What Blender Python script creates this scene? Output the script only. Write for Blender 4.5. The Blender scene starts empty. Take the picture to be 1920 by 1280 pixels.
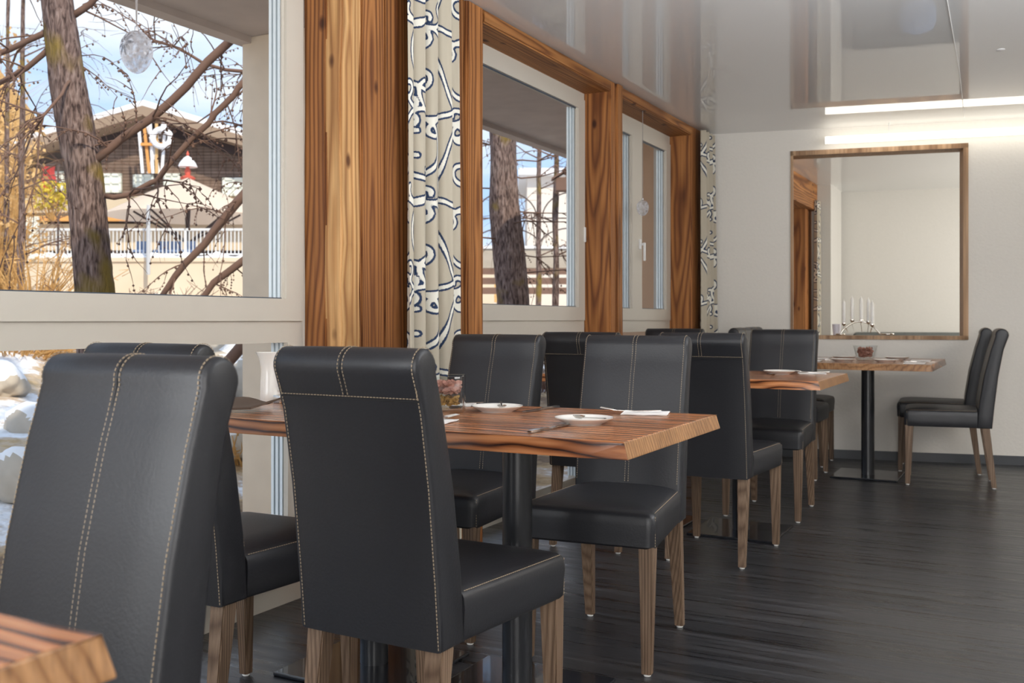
import bpy, bmesh, math, random
from mathutils import Vector, Matrix
import numpy as np
PI = math.pi
C = bpy.context.scene.collection
# ------------------------------------------------------------------ camera
H = 1.04; FPX = 35/36*1920; YAW = math.radians(27.7); HOR = 599
cd = bpy.data.cameras.new('camera'); cam = bpy.data.objects.new('camera', cd); C.objects.link(cam)
cam.location = (0, 0, H); cam.rotation_euler = (PI/2, 0, YAW)
cd.lens = 35; cd.sensor_width = 36; cd.shift_y = -(640-HOR)/1920; cd.clip_start = .05; cd.clip_end = 400
cd.dof.use_dof = True; cd.dof.focus_distance = 3.0; cd.dof.aperture_fstop = 6.3
bpy.context.scene.camera = cam
cs, sn = math.cos(YAW), math.sin(YAW)
def P(px, py, Z):
    """world point seen at pixel px,py at camera depth Z"""
    xc = (px-960)*Z/FPX
    return Vector((xc*cs-Z*sn, xc*sn+Z*cs, H+(HOR-py)*Z/FPX))
# ------------------------------------------------------------------ view, world, sun, added fill lights
sc = bpy.context.scene
sc.view_settings.view_transform = 'Standard'; sc.view_settings.look = 'None'
sc.view_settings.exposure = 0.8; sc.view_settings.gamma = 1; sc.view_settings.use_curve_mapping = False
world = bpy.data.worlds.new('world'); sc.world = world; world.use_nodes = True
wn = world.node_tree; wn.nodes.clear()
def N(t, ty, **kw):
    n = t.nodes.new(ty)
    for k, v in kw.items():
        if k in n.inputs.keys() if hasattr(n.inputs, 'keys') else False: n.inputs[k].default_value = v
        else: setattr(n, k, v)
    return n
SKY_STRENGTH = .8
_o = wn.nodes.new('ShaderNodeOutputWorld'); _b = wn.nodes.new('ShaderNodeBackground')
_tc = wn.nodes.new('ShaderNodeTexCoord'); _mp = wn.nodes.new('ShaderNodeMapping'); _mp.inputs['Scale'].default_value = (1.2, 1.2, 4.5)
_nz = wn.nodes.new('ShaderNodeTexNoise'); _nz.inputs['Scale'].default_value = 2.2; _nz.inputs['Detail'].default_value = 6
_cr = wn.nodes.new('ShaderNodeValToRGB'); _cr.color_ramp.elements[0].position = .36; _cr.color_ramp.elements[1].position = .62
_cr.color_ramp.elements[0].color = (.36, .55, .86, 1); _cr.color_ramp.elements[1].color = (.76, .80, .88, 1)
wn.links.new(_tc.outputs['Generated'], _mp.inputs[0]); wn.links.new(_mp.outputs[0], _nz.inputs['Vector'])
wn.links.new(_nz.outputs['Fac'], _cr.inputs[0]); wn.links.new(_cr.outputs[0], _b.inputs[0]); wn.links.new(_b.outputs[0], _o.inputs[0])
_b.inputs[1].default_value = SKY_STRENGTH
sl = bpy.data.lights.new('sun', 'SUN'); so = bpy.data.objects.new('sun', sl); C.objects.link(so)
sl.energy = 2.2; sl.angle = math.radians(1.5); sl.color = (1, .86, .68)
so.rotation_euler = Vector((-.62, .38, -.62)).to_track_quat('-Z', 'Y').to_euler()
def area(name, loc, direction, sx, sy, power, color):
    l = bpy.data.lights.new(name, 'AREA'); l.shape = 'RECTANGLE'; l.size = sx; l.size_y = sy; l.energy = power; l.color = color
    o = bpy.data.objects.new(name, l); C.objects.link(o); o.location = loc
    o.rotation_euler = Vector(direction).to_track_quat('-Z', 'Y').to_euler(); return o
# added off-frame area fills without fixtures, brightening both rooms
area('rear_fill', (1.0, -2.7, 1.35), (-.15, 1, .1), 3.6, 2.0, 95, (1, .98, .96))  # added fill in front of the plain back wall
area('rear_left_fill', (-2.3, -1.4, 1.45), (1, .75, .1), 2.2, 1.9, 62, (.96, .98, 1))  # added fill inside the off-frame bay, strengthens light from the left
area('side_fill', (2.2, 4.8, 2.40), (-.35, .1, -1), 2.6, 1.2, 34, (1, .90, .76))  # added overhead fill on the right, no fixture
area('ceiling_fill', (1.7, 3.0, 1.9), (-.25, 0, 1), 1.2, 3.4, 105, (.93, .96, 1))  # added upward fill to brighten the ceiling, no fixture
area('second_room_fill', (1.2, 10.3, 1.5), (-1, .15, 0), 2.4, 1.8, 46, (1, .96, .88))  # added fill beyond the opening, no window behind it

# ------------------------------------------------------------------ materials
MATS = {}
def mat(name, col, rough=.5, metal=0, spec=.5, coat=0, bump=None, emit=None, es=0, sheen=0):
    m = bpy.data.materials.new(name); m.use_nodes = True; t = m.node_tree; b = t.nodes['Principled BSDF']
    b.inputs['Base Color'].default_value = (*col, 1); b.inputs['Roughness'].default_value = rough
    b.inputs['Metallic'].default_value = metal; b.inputs['Specular IOR Level'].default_value = spec
    b.inputs['Coat Weight'].default_value = coat; b.inputs['Sheen Weight'].default_value = sheen
    if emit: b.inputs['Emission Color'].default_value = (*emit, 1); b.inputs['Emission Strength'].default_value = es
    tc = t.nodes.new('ShaderNodeTexCoord'); n = t.nodes.new('ShaderNodeTexNoise')
    sca, amt, var = bump if bump else (30, .02, .06)
    n.inputs['Scale'].default_value = sca; n.inputs['Detail'].default_value = 4
    t.links.new(tc.outputs['Object'], n.inputs['Vector'])
    bp = t.nodes.new('ShaderNodeBump'); bp.inputs['Strength'].default_value = amt; bp.inputs['Distance'].default_value = .01
    t.links.new(n.outputs['Fac'], bp.inputs['Height']); t.links.new(bp.outputs[0], b.inputs['Normal'])
    hs = t.nodes.new('ShaderNodeHueSaturation'); hs.inputs['Color'].default_value = (*col, 1)
    mr = t.nodes.new('ShaderNodeMapRange'); mr.inputs[3].default_value = 1-var; mr.inputs[4].default_value = 1+var
    t.links.new(n.outputs['Fac'], mr.inputs[0]); t.links.new(mr.outputs[0], hs.inputs['Value']); t.links.new(hs.outputs[0], b.inputs['Base Color'])
    MATS[name] = m; return m
def ramp(t, stops):
    r = t.nodes.new('ShaderNodeValToRGB'); e = r.color_ramp.elements
    while len(e) < len(stops): e.new(.5)
    for i, (p, c) in enumerate(stops): e[i].position = p; e[i].color = (*c, 1)
    return r
def wood(name, axis, dark, mid, light, scale=30, rough=.5, stretch=.10, center=(0, 0, 0), coat=0, knots=True, dist=22, fibre=60, dsc=.12, spec=.4, fib=.75, band=(6, .2, .3, .65)):
    m = bpy.data.materials.new(name); m.use_nodes = True; t = m.node_tree; b = t.nodes['Principled BSDF']; L = t.links.new
    tc = t.nodes.new('ShaderNodeTexCoord'); mp = t.nodes.new('ShaderNodeMapping')
    s = [1, 1, 1]; s[axis] = stretch; mp.inputs['Scale'].default_value = s; mp.inputs['Location'].default_value = [-q*w_ for q, w_ in zip(center, s)]
    L(tc.outputs['Object'], mp.inputs[0])
    w = t.nodes.new('ShaderNodeTexWave'); w.wave_type = 'RINGS'; w.rings_direction = 'XYZ'[axis]
    w.inputs['Scale'].default_value = scale; w.inputs['Distortion'].default_value = dist; w.inputs['Detail'].default_value = 3; w.inputs['Detail Scale'].default_value = dsc; w.inputs['Detail Roughness'].default_value = .55
    L(mp.outputs[0], w.inputs['Vector'])
    mp2 = t.nodes.new('ShaderNodeMapping'); s2 = [1, 1, 1]; s2[axis] = .03; mp2.inputs['Scale'].default_value = s2; L(tc.outputs['Object'], mp2.inputs[0])
    f = t.nodes.new('ShaderNodeTexNoise'); f.inputs['Scale'].default_value = fibre; f.inputs['Detail'].default_value = 5; L(mp2.outputs[0], f.inputs['Vector'])
    mp3 = t.nodes.new('ShaderNodeMapping'); s3 = [1, 1, 1]; s3[axis] = band[1]; mp3.inputs['Scale'].default_value = s3; L(tc.outputs['Object'], mp3.inputs[0])
    g = t.nodes.new('ShaderNodeTexNoise'); g.inputs['Scale'].default_value = band[0]; g.inputs['Detail'].default_value = 3; L(mp3.outputs[0], g.inputs['Vector'])
    r = ramp(t, [(0, dark), (.10, tuple((x+y)/2 for x, y in zip(dark, mid))), (.32, mid), (1, light)]); L(w.outputs['Fac'], r.inputs[0])
    r2 = ramp(t, [(.25, (.45, .42, .40)), (.6, (1, 1, 1))]); L(f.outputs['Fac'], r2.inputs[0])
    mx = t.nodes.new('ShaderNodeMix'); mx.data_type = 'RGBA'; mx.blend_type = 'MULTIPLY'; mx.inputs[0].default_value = fib
    L(r.outputs[0], mx.inputs[6]); L(r2.outputs[0], mx.inputs[7]); out = mx.outputs[2]
    r3 = ramp(t, [(band[2], (.6, .55, .5) if band[0] < 10 else (.33, .24, .20)), (band[3], (1.0, 1.0, 1.0))]); L(g.outputs['Fac'], r3.inputs[0])
    m2 = t.nodes.new('ShaderNodeMix'); m2.data_type = 'RGBA'; m2.blend_type = 'MULTIPLY'; m2.inputs[0].default_value = .8
    L(out, m2.inputs[6]); L(r3.outputs[0], m2.inputs[7]); out = m2.outputs[2]
    if knots:
        mk = t.nodes.new('ShaderNodeMapping'); sk = [1, 1, 1]; sk[axis] = .5; mk.inputs['Scale'].default_value = sk; L(tc.outputs['Object'], mk.inputs[0])
        v = t.nodes.new('ShaderNodeTexVoronoi'); v.inputs['Scale'].default_value = 8; L(mk.outputs[0], v.inputs['Vector'])
        rk = ramp(t, [(0.0, (.07, .035, .02)), (.07, (.16, .07, .03)), (.15, (1, 1, 1))]); L(v.outputs['Distance'], rk.inputs[0])
        m3 = t.nodes.new('ShaderNodeMix'); m3.data_type = 'RGBA'; m3.blend_type = 'MULTIPLY'; m3.inputs[0].default_value = .9
        L(out, m3.inputs[6]); L(rk.outputs[0], m3.inputs[7]); out = m3.outputs[2]
    L(out, b.inputs['Base Color']); b.inputs['Roughness'].default_value = rough; b.inputs['Coat Weight'].default_value = coat; b.inputs['Coat Roughness'].default_value = .12
    b.inputs['Specular IOR Level'].default_value = spec
    bp = t.nodes.new('ShaderNodeBump'); bp.inputs['Strength'].default_value = .25; bp.inputs['Distance'].default_value = .004
    L(f.outputs['Fac'], bp.inputs['Height']); L(bp.outputs[0], b.inputs['Normal'])
    MATS[name] = m; return m
M = MATS
TD, TM, TL = (.19, .064, .018), (.33, .128, .036), (.46, .195, .060)
for k, c, b3 in (('a', (-2.47, 3.08, 0), 1), ('c', (-2.28, 3.14, .7), 1.0), ('d', (-2.29, 3.31, .3), .95), ('e', (-2.34, 3.80, .5), .75), ('f', (-2.30, 3.97, .2), 1.1), ('g', (-2.34, 5.70, .9), 1.15), ('h', (-2.30, 5.70, .1), .95), ('i', (-2.34, 7.34, .4), 1.1)):
    wood('timber_'+k, 2, tuple(q*b3 for q in TD), tuple(q*b3 for q in TM), tuple(q*b3 for q in TL), 20, .6, .15, c, dist=48, dsc=.09)
wood('timber_window_lit', 2, (.46, .22, .08), (.63, .34, .13), (.76, .46, .20), 20, .6, .15, (-2.29, 3.0, 0), dist=40, dsc=.09)  # glancing window light on this strip put into the wood colour
wood('timber_beam', 1, (.21, .075, .022), (.37, .15, .043), (.50, .225, .072), 22, .6, .15, (-2.30, 0, 2.44), dist=36, dsc=.09)
wood('table_wood', 0, (.05, .017, .010), (.44, .165, .06), (.62, .27, .115), 15, .24, .25, (0, -.75, .22), .15, False, 14, 70, .35, .4, .55, (26, .07, .36, .50))
wood('table_wood_b', 1, (.07, .025, .014), (.44, .17, .065), (.62, .28, .12), 15, .24, .25, (-.75, 0, .22), .15, False, 14, 70, .35, .4, .55, (26, .07, .36, .50))
wood('table_end', 2, (.26, .12, .045), (.38, .19, .075), (.44, .23, .10), 30, .4, .1, (0, .6, 0), .1, False, 10, 160, .3)
wood('leg_oak', 2, (.13, .08, .05), (.19, .125, .08), (.25, .17, .115), 40, .5, .08, (.15, .1, 0), 0, False, 14, 160, .12)
wood('frame_wood', 2, (.32, .18, .09), (.46, .28, .15), (.56, .36, .21), 30, .5, .08, (.2, .1, 0), 0, False, 14, 60, .12)
wood('chalet_wood', 0, (.16, .11, .085), (.235, .17, .135), (.30, .22, .18), 3, .8, .1, (0, 0, 0), 0, False, 2, 10, 1)
mat('leather', (.018, .0185, .022), .42, 0, .45, 0, (160, .06, .12))
mat('stitch', (.36, .28, .19), .7)
mat('seam_groove', (.006, .006, .007), .6)
mat('glide', (.8, .8, .78), .4)
mat('column_black', (.012, .013, .016), .32, 0, .5, .2)
mat('plate_black', (.010, .011, .015), .22, 0, .5, .5)
mat('pvc', (.60, .56, .49), .35, 0, .5, .1, (8, .01, .02))
mat('pvc_skylit', (.80, .87, .93), .35)  # bluish sky light on the outer rebates put into the PVC colour
mat('gasket', (.05, .07, .10), .5)
mat('wall_plaster', (.74, .71, .66), .85, 0, .3, 0, (55, .16, .03))
mat('wall_plain', (.66, .64, .60), .85, 0, .3, 0, (40, .1, .03))
mat('skirting', (.045, .05, .058), .45)
mat('porcelain', (.82, .80, .76), .12, 0, .5, .3)
mat('napkin_white', (.80, .78, .76), .9)
mat('napkin_brown', (.11, .075, .055), .85)
mat('steel', (.55, .53, .50), .18, 1)
mat('silver', (.75, .72, .66), .15, 1)
mat('wax', (.95, .94, .90), .4)
mat('petal', (.46, .23, .18), .8, 0, .3, 0, (80, .1, .35))
mat('moss', (.38, .22, .06), .9, 0, .3, 0, (60, .1, .35))
mat('lamp_glow', (1, 1, 1), .5, emit=(1, .93, .80), es=1.9)
mat('white_metal', (.8, .8, .8), .4)
mat('ribbon', (.33, .30, .29), .6)
mat('ornament_silver', (.45, .45, .47), .35, .7)
mat('concrete', (.50, .45, .385), .9, 0, .3, 0, (9, .3, .14))
mat('concrete_light', (.70, .59, .47), .9, 0, .3, 0, (9, .3, .10))
mat('outer_stucco', (.66, .45, .31), .9, 0, .3, 0, (6, .2, .08))
mat('concrete_soffit', (.60, .52, .48), .9, 0, .3, 0, (5, .3, .16))
mat('bark', (.17, .115, .09), .95, 0, .2, 0, (14, 1.0, .5))
mat('twig', (.17, .10, .075), .9)
mat('straw', (.55, .33, .13), .9, 0, .2, 0, (5, .5, .4))
mat('birch_leaf', (.62, .40, .18), .9)
mat('yellow_leaf', (.62, .50, .06), .9)
mat('snow', (.86, .88, .92), .7)
mat('chalet_dark', (.05, .035, .035), .8)
mat('chalet_roof', (.32, .235, .17), .8)
mat('chalet_stucco', (.58, .47, .33), .9)
mat('window_paint', (.80, .84, .78), .5)
mat('awning_orange', (.70, .33, .10), .8)
mat('canvas', (.90, .79, .68), .8)
mat('railing_white', (.72, .74, .76), .5)
mat('galvanised', (.50, .53, .58), .5)
mat('terrace_wall', (.72, .62, .49), .9, 0, .3, 0, (2, .2, .08))
mat('cloth_red', (.75, .12, .12), .8)
mat('red_paint', (.65, .12, .08), .6)
mat('iron', (.10, .075, .07), .6)
mat('fence_wood', (.20, .12, .09), .8)
mat('house_white', (.74, .68, .62), .9)
mat('cushion_blue', (.16, .24, .42), .9)
mat('bench_grey', (.13, .14, .135), .85, 0, .3, 0, (20, .4, .25))
mat('glow_pearl', (.7, .68, .75), .3)

def glass_mat(name, tint=(1, 1, 1), refl=1.0, base=.0, rough=0, ior=1.45):
    m = bpy.data.materials.new(name); m.use_nodes = True; t = m.node_tree; t.nodes.clear(); L = t.links.new
    o = t.nodes.new('ShaderNodeOutputMaterial'); tr = t.nodes.new('ShaderNodeBsdfTransparent'); tr.inputs[0].default_value = (*tint, 1)
    g = t.nodes.new('ShaderNodeBsdfGlossy'); g.inputs['Roughness'].default_value = rough
    f = t.nodes.new('ShaderNodeFresnel'); f.inputs['IOR'].default_value = ior
    mth = t.nodes.new('ShaderNodeMath'); mth.operation = 'MULTIPLY_ADD'; mth.inputs[1].default_value = refl; mth.inputs[2].default_value = base; mth.use_clamp = True
    ge = t.nodes.new('ShaderNodeNewGeometry'); inv = t.nodes.new('ShaderNodeMath'); inv.operation = 'SUBTRACT'; inv.inputs[0].default_value = 1; L(ge.outputs['Backfacing'], inv.inputs[1])
    mu = t.nodes.new('ShaderNodeMath'); mu.operation = 'MULTIPLY'; L(mth.outputs[0], mu.inputs[0]); L(inv.outputs[0], mu.inputs[1])
    mx = t.nodes.new('ShaderNodeMixShader'); L(f.outputs[0], mth.inputs[0]); L(mu.outputs[0], mx.inputs[0]); L(tr.outputs[0], mx.inputs[1]); L(g.outputs[0], mx.inputs[2]); L(mx.outputs[0], o.inputs[0])
    M[name] = m; return m
glass_mat('pane_glass', (.98, .99, .985), .12)
glass_mat('vase_glass', (.95, .965, .965), 1.3, .04, .02, 1.5)
glass_mat('ornament_glass', (.95, .96, .98), .5, .04, .08, 1.3)
_t = M['ornament_glass'].node_tree; _out = [n for n in _t.nodes if n.type == 'OUTPUT_MATERIAL'][0]; _src = _out.inputs[0].links[0].from_socket
_tl = _t.nodes.new('ShaderNodeBsdfTranslucent'); _tl.inputs[0].default_value = (.95, .96, 1, 1); _mx = _t.nodes.new('ShaderNodeMixShader')
_n = _t.nodes.new('ShaderNodeTexNoise'); _n.inputs['Scale'].default_value = 60; _n.inputs['Detail'].default_value = 5; _rr = ramp(_t, [(.42, (.25, .25, .25)), (.6, (.85, .85, .85))]); _tcc = _t.nodes.new('ShaderNodeTexCoord')
_t.links.new(_tcc.outputs['Object'], _n.inputs['Vector']); _t.links.new(_n.outputs['Fac'], _rr.inputs[0]); _t.links.new(_rr.outputs[0], _mx.inputs[0]); _t.links.new(_src, _mx.inputs[1]); _t.links.new(_tl.outputs[0], _mx.inputs[2]); _t.links.new(_mx.outputs[0], _out.inputs[0])

def floor_mat():
    m = bpy.data.materials.new('floor_oak'); m.use_nodes = True; t = m.node_tree; b = t.nodes['Principled BSDF']; L = t.links.new
    tc = t.nodes.new('ShaderNodeTexCoord')
    br = t.nodes.new('ShaderNodeTexBrick'); br.offset = .37; br.inputs['Scale'].default_value = 1; br.inputs['Brick Width'].default_value = 1.9
    br.inputs['Row Height'].default_value = .19; br.inputs['Mortar Size'].default_value = .0022; br.inputs['Mortar Smooth'].default_value = .2; br.inputs['Bias'].default_value = 0
    br.inputs['Color1'].default_value = (.017, .018, .0215, 1); br.inputs['Color2'].default_value = (.029, .029, .032, 1); br.inputs['Mortar'].default_value = (.006, .006, .006, 1)
    L(tc.outputs['Object'], br.inputs['Vector'])
    mp = t.nodes.new('ShaderNodeMapping'); mp.inputs['Scale'].default_value = (.4, 13, 1); L(tc.outputs['Object'], mp.inputs[0])
    n = t.nodes.new('ShaderNodeTexNoise'); n.inputs['Scale'].default_value = 2.2; n.inputs['Detail'].default_value = 6; n.inputs['Roughness'].default_value = .6; L(mp.outputs[0], n.inputs['Vector'])
    r = ramp(t, [(.34, (.38, .38, .40)), (.66, (1.75, 1.72, 1.70))]); L(n.outputs['Fac'], r.inputs[0])
    mx = t.nodes.new('ShaderNodeMix'); mx.data_type = 'RGBA'; mx.blend_type = 'MULTIPLY'; mx.inputs[0].default_value = 1; L(br.outputs['Color'], mx.inputs[6]); L(r.outputs[0], mx.inputs[7])
    L(mx.outputs[2], b.inputs['Base Color'])
    mr = t.nodes.new('ShaderNodeMapRange'); mr.inputs[1].default_value = .34; mr.inputs[2].default_value = .66; mr.inputs[3].default_value = .21; mr.inputs[4].default_value = .46; L(n.outputs['Fac'], mr.inputs[0]); L(mr.outputs[0], b.inputs['Roughness'])
    bp = t.nodes.new('ShaderNodeBump'); bp.inputs['Strength'].default_value = .5; bp.inputs['Distance'].default_value = .004; L(n.outputs['Fac'], bp.inputs['Height']); L(bp.outputs[0], b.inputs['Normal'])
    b.inputs['Specular IOR Level'].default_value = .75
    M['floor_oak'] = m
floor_mat()
def ceiling_mat():
    m = bpy.data.materials.new('stretch_ceiling'); m.use_nodes = True; t = m.node_tree; b = t.nodes['Principled BSDF']; L = t.links.new
    b.inputs['Base Color'].default_value = (.80, .80, .80, 1); b.inputs['Roughness'].default_value = .55
    b.inputs['Coat Weight'].default_value = 1; b.inputs['Coat Roughness'].default_value = .015; b.inputs['Coat IOR'].default_value = 1.5
    tc = t.nodes.new('ShaderNodeTexCoord'); n = t.nodes.new('ShaderNodeTexNoise'); n.inputs['Scale'].default_value = 2.5; L(tc.outputs['Object'], n.inputs['Vector'])
    bp = t.nodes.new('ShaderNodeBump'); bp.inputs['Strength'].default_value = .012; bp.inputs['Distance'].default_value = .02; L(n.outputs['Fac'], bp.inputs['Height']); L(bp.outputs[0], b.inputs['Coat Normal'])
    M['stretch_ceiling'] = m
ceiling_mat()
def ground_mat():
    m = bpy.data.materials.new('winter_ground'); m.use_nodes = True; t = m.node_tree; b = t.nodes['Principled BSDF']; L = t.links.new
    tc = t.nodes.new('ShaderNodeTexCoord'); n = t.nodes.new('ShaderNodeTexNoise'); n.inputs['Scale'].default_value = .9; n.inputs['Detail'].default_value = 7; n.inputs['Roughness'].default_value = .65; L(tc.outputs['Object'], n.inputs['Vector'])
    r = ramp(t, [(.38, (.20, .13, .08)), (.47, (.50, .36, .20)), (.53, (.55, .45, .36)), (.56, (.82, .84, .88))]); L(n.outputs['Fac'], r.inputs[0]); L(r.outputs[0], b.inputs['Base Color'])
    n2 = t.nodes.new('ShaderNodeTexNoise'); n2.inputs['Scale'].default_value = 12; L(tc.outputs['Object'], n2.inputs['Vector'])
    bp = t.nodes.new('ShaderNodeBump'); bp.inputs['Strength'].default_value = .6; bp.inputs['Distance'].default_value = .08; L(n2.outputs['Fac'], bp.inputs['Height']); L(bp.outputs[0], b.inputs['Normal'])
    b.inputs['Roughness'].default_value = .9; M['winter_ground'] = m
ground_mat()
def curtain_mat():
    m = bpy.data.materials.new('curtain_print'); m.use_nodes = True; t = m.node_tree; b = t.nodes['Principled BSDF']; L = t.links.new
    at = t.nodes.new('ShaderNodeAttribute'); at.attribute_name = 'motif'
    uv = t.nodes.new('ShaderNodeAttribute'); uv.attribute_name = 'clothpos'
    mp = t.nodes.new('ShaderNodeMapping'); mp.inputs['Scale'].default_value = (1, .35, 1); L(uv.outputs['Vector'], mp.inputs[0])
    n = t.nodes.new('ShaderNodeTexNoise'); n.inputs['Scale'].default_value = 260; n.inputs['Detail'].default_value = 2; L(mp.outputs[0], n.inputs['Vector'])
    ad = t.nodes.new('ShaderNodeMath'); ad.operation = 'MULTIPLY_ADD'; ad.inputs[1].default_value = .006; L(n.outputs['Fac'], ad.inputs[0]); L(at.outputs['Fac'], ad.inputs[2])
    r = t.nodes.new('ShaderNodeValToRGB'); e = r.color_ramp.elements; r.color_ramp.interpolation = 'LINEAR'
    white = (.80, .78, .70, 1); navy = (.025, .045, .10, 1); beige = (.50, .45, .36, 1)
    st = [(.0, white), (.095, white), (.118, navy), (.175, navy), (.20, beige), (1, beige)]
    while len(e) < len(st): e.new(.5)
    for i, (p, c) in enumerate(st): e[i].position = p; e[i].color = c
    sc_ = t.nodes.new('ShaderNodeMath'); sc_.operation = 'MULTIPLY'; sc_.inputs[1].default_value = 10; L(ad.outputs[0], sc_.inputs[0]); L(sc_.outputs[0], r.inputs[0])
    L(r.outputs[0], b.inputs['Base Color']); b.inputs['Roughness'].default_value = .9; b.inputs['Specular IOR Level'].default_value = .2
    bp = t.nodes.new('ShaderNodeBump'); bp.inputs['Strength'].default_value = .2; bp.inputs['Distance'].default_value = .001; L(n.outputs['Fac'], bp.inputs['Height']); L(bp.outputs[0], b.inputs['Normal'])
    M['curtain_print'] = m
curtain_mat()

# ------------------------------------------------------------------ mesh helpers
def box(bm, x0, x1, y0, y1, z0, z1, bev=0, seg=2, mi=0):
    vs = [bm.verts.new((x, y, z)) for z in (z0, z1) for y in (y0, y1) for x in (x0, x1)]
    F = [(0, 2, 3, 1), (4, 5, 7, 6), (0, 1, 5, 4), (2, 6, 7, 3), (0, 4, 6, 2), (1, 3, 7, 5)]
    fs = [bm.faces.new([vs[i] for i in f]) for f in F]
    for f in fs: f.material_index = mi
    if bev:
        es = list({e for f in fs for e in f.edges}); bmesh.ops.bevel(bm, geom=es, offset=bev, segments=seg, affect='EDGES', profile=.6)
def bar(bm, a, b, w, d, up=(0, 0, 1)):
    a, b = Vector(a), Vector(b); t = (b-a).normalized(); u = Vector(up)
    s = t.cross(u); s = s.normalized() if s.length > 1e-4 else Vector((1, 0, 0)); u = s.cross(t)
    vs = [bm.verts.new(p+s*i*w/2+u*j*d/2) for p in (a, b) for i, j in ((-1, -1), (1, -1), (1, 1), (-1, 1))]
    for f in ((3, 2, 1, 0), (4, 5, 6, 7), (0, 1, 5, 4), (1, 2, 6, 5), (2, 3, 7, 6), (3, 0, 4, 7)): bm.faces.new([vs[i] for i in f])
def loft(bm, rings, cap=True):
    R = [[bm.verts.new(p) for p in r] for r in rings]; n = len(R[0])
    for a, b in zip(R, R[1:]):
        for i in range(n): bm.faces.new((a[i], a[(i+1) % n], b[(i+1) % n], b[i]))
    if cap: bm.faces.new(R[0][::-1]); bm.faces.new(R[-1])
    return R
def tube(bm, pts, rad, seg=8, cap=True):
    pts = [Vector(p) for p in pts]; n = len(pts)
    if not hasattr(rad, '__len__'): rad = [rad]*n
    t0 = (pts[1]-pts[0]).normalized(); u = t0.orthogonal().normalized(); rings = []
    for i, p in enumerate(pts):
        t = (pts[min(i+1, n-1)]-pts[max(i-1, 0)]).normalized()
        u = (u-t*u.dot(t)); u = u.normalized() if u.length > 1e-6 else t.orthogonal().normalized(); v = t.cross(u)
        rings.append([p+(u*math.cos(2*PI*k/seg)+v*math.sin(2*PI*k/seg))*rad[i] for k in range(seg)])
    loft(bm, rings, cap)
def lathe(bm, prof, seg=28, c=(0, 0, 0), sx=1, sy=1):
    c = Vector(c); rings = []
    for r, z in prof: rings.append([c+Vector((max(r, 1e-4)*sx*math.cos(2*PI*k/seg), max(r, 1e-4)*sy*math.sin(2*PI*k/seg), z)) for k in range(seg)])
    loft(bm, rings)
def obj(name, bm, m, parent=None, smooth=False, **props):
    bmesh.ops.recalc_face_normals(bm, faces=bm.faces)
    me = bpy.data.meshes.new(name); bm.to_mesh(me); bm.free()
    for mm in (m if isinstance(m, (list, tuple)) else [m]): me.materials.append(M[mm])
    if smooth:
        for p in me.polygons: p.use_smooth = True
        if smooth != 'all':
            me.set_sharp_from_angle(angle=math.radians(38))
    o = bpy.data.objects.new(name, me); C.objects.link(o); o.parent = parent
    for k, v in props.items(): o[k] = v
    return o
def B(): return bmesh.new()
def thing(name, label, cat, loc=(0, 0, 0), rz=0, group=None):
    o = bpy.data.objects.new(name, None); C.objects.link(o); o.location = loc; o.rotation_euler = (0, 0, rz)
    o.empty_display_size = .1; o['label'] = label; o['category'] = cat
    if group: o['group'] = group
    return o
def tag(o, label, cat, group=None):
    o['label'] = label; o['category'] = cat
    if group: o['group'] = group
    return o
def struct(name, bm, m, parent=None, smooth=False):
    o = obj(name, bm, m, parent, smooth)
    if parent is None: o['kind'] = 'structure'
    return o
def sroot(name):
    o = bpy.data.objects.new(name, None); C.objects.link(o); o['kind'] = 'structure'; return o
def dup(root, loc, rz, label, group=None):
    def rec(o, par):
        c = o.copy(); C.objects.link(c); c.parent = par
        for ch in list(o.children): rec(ch, c)
        return c
    r = rec(root, None); r.location = loc; r.rotation_euler = (0, 0, rz); r['label'] = label
    if group: r['group'] = group
    return r

# ------------------------------------------------------------------ room shell
CEIL = 2.48; XW = -2.43; XR = -2.26      # window plane, room face of the timbers
SK = math.radians(11.0); tv = Vector((math.cos(SK), math.sin(SK), 0)); nv = Vector((-math.sin(SK), math.cos(SK), 0)); P0 = Vector((-1.967, 7.63, 0))
b = B(); box(b, -2.55, 3.6, -3.1, 13.2, -.12, 0); struct('floor', b, 'floor_oak')
b = B(); box(b, -2.62, 3.6, -3.1, 13.2, CEIL, CEIL+.12); struct('ceiling', b, 'stretch_ceiling')
b = B(); box(b, 3.4, 3.6, -3.1, 13.2, 0, CEIL); struct('wall_right', b, 'wall_plain')
b = B(); box(b, -2.6, 3.4, -3.1, -2.9, 0, CEIL); struct('wall_back', b, 'wall_plain')
# far wall with its framed opening, in wall coordinates
WT = .16; S1, S2, ZB, ZT = .328, 1.569, .893, 2.319
def wallbox(bm, s0, s1, d0, d1, z0, z1, o=P0):
    vs = [bm.verts.new(o+tv*s+nv*d+Vector((0, 0, z))) for z in (z0, z1) for d in (d0, d1) for s in (s0, s1)]
    for f in [(0, 2, 3, 1), (4, 5, 7, 6), (0, 1, 5, 4), (2, 6, 7, 3), (0, 4, 6, 2), (1, 3, 7, 5)]: bm.faces.new([vs[i] for i in f])
b = B(); wallbox(b, -.62, S1, 0, WT, 0, CEIL); wallbox(b, S2, 5.4, 0, WT, 0, CEIL); wallbox(b, S1, S2, 0, WT, 0, ZB); wallbox(b, S1, S2, 0, WT, ZT, CEIL)
struct('wall_far', b, 'wall_plaster')
b = B(); wallbox(b, -.5, 5.3, -.014, 0, 0, .065); struct('baseboard_far', b, 'skirting')
w4 = sroot('window_4'); b = B(); F = .035
wallbox(b, S1, S1+F*.55, -.012, WT+.012, ZB, ZT); wallbox(b, S2-F, S2, -.012, WT+.012, ZB, ZT)
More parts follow.
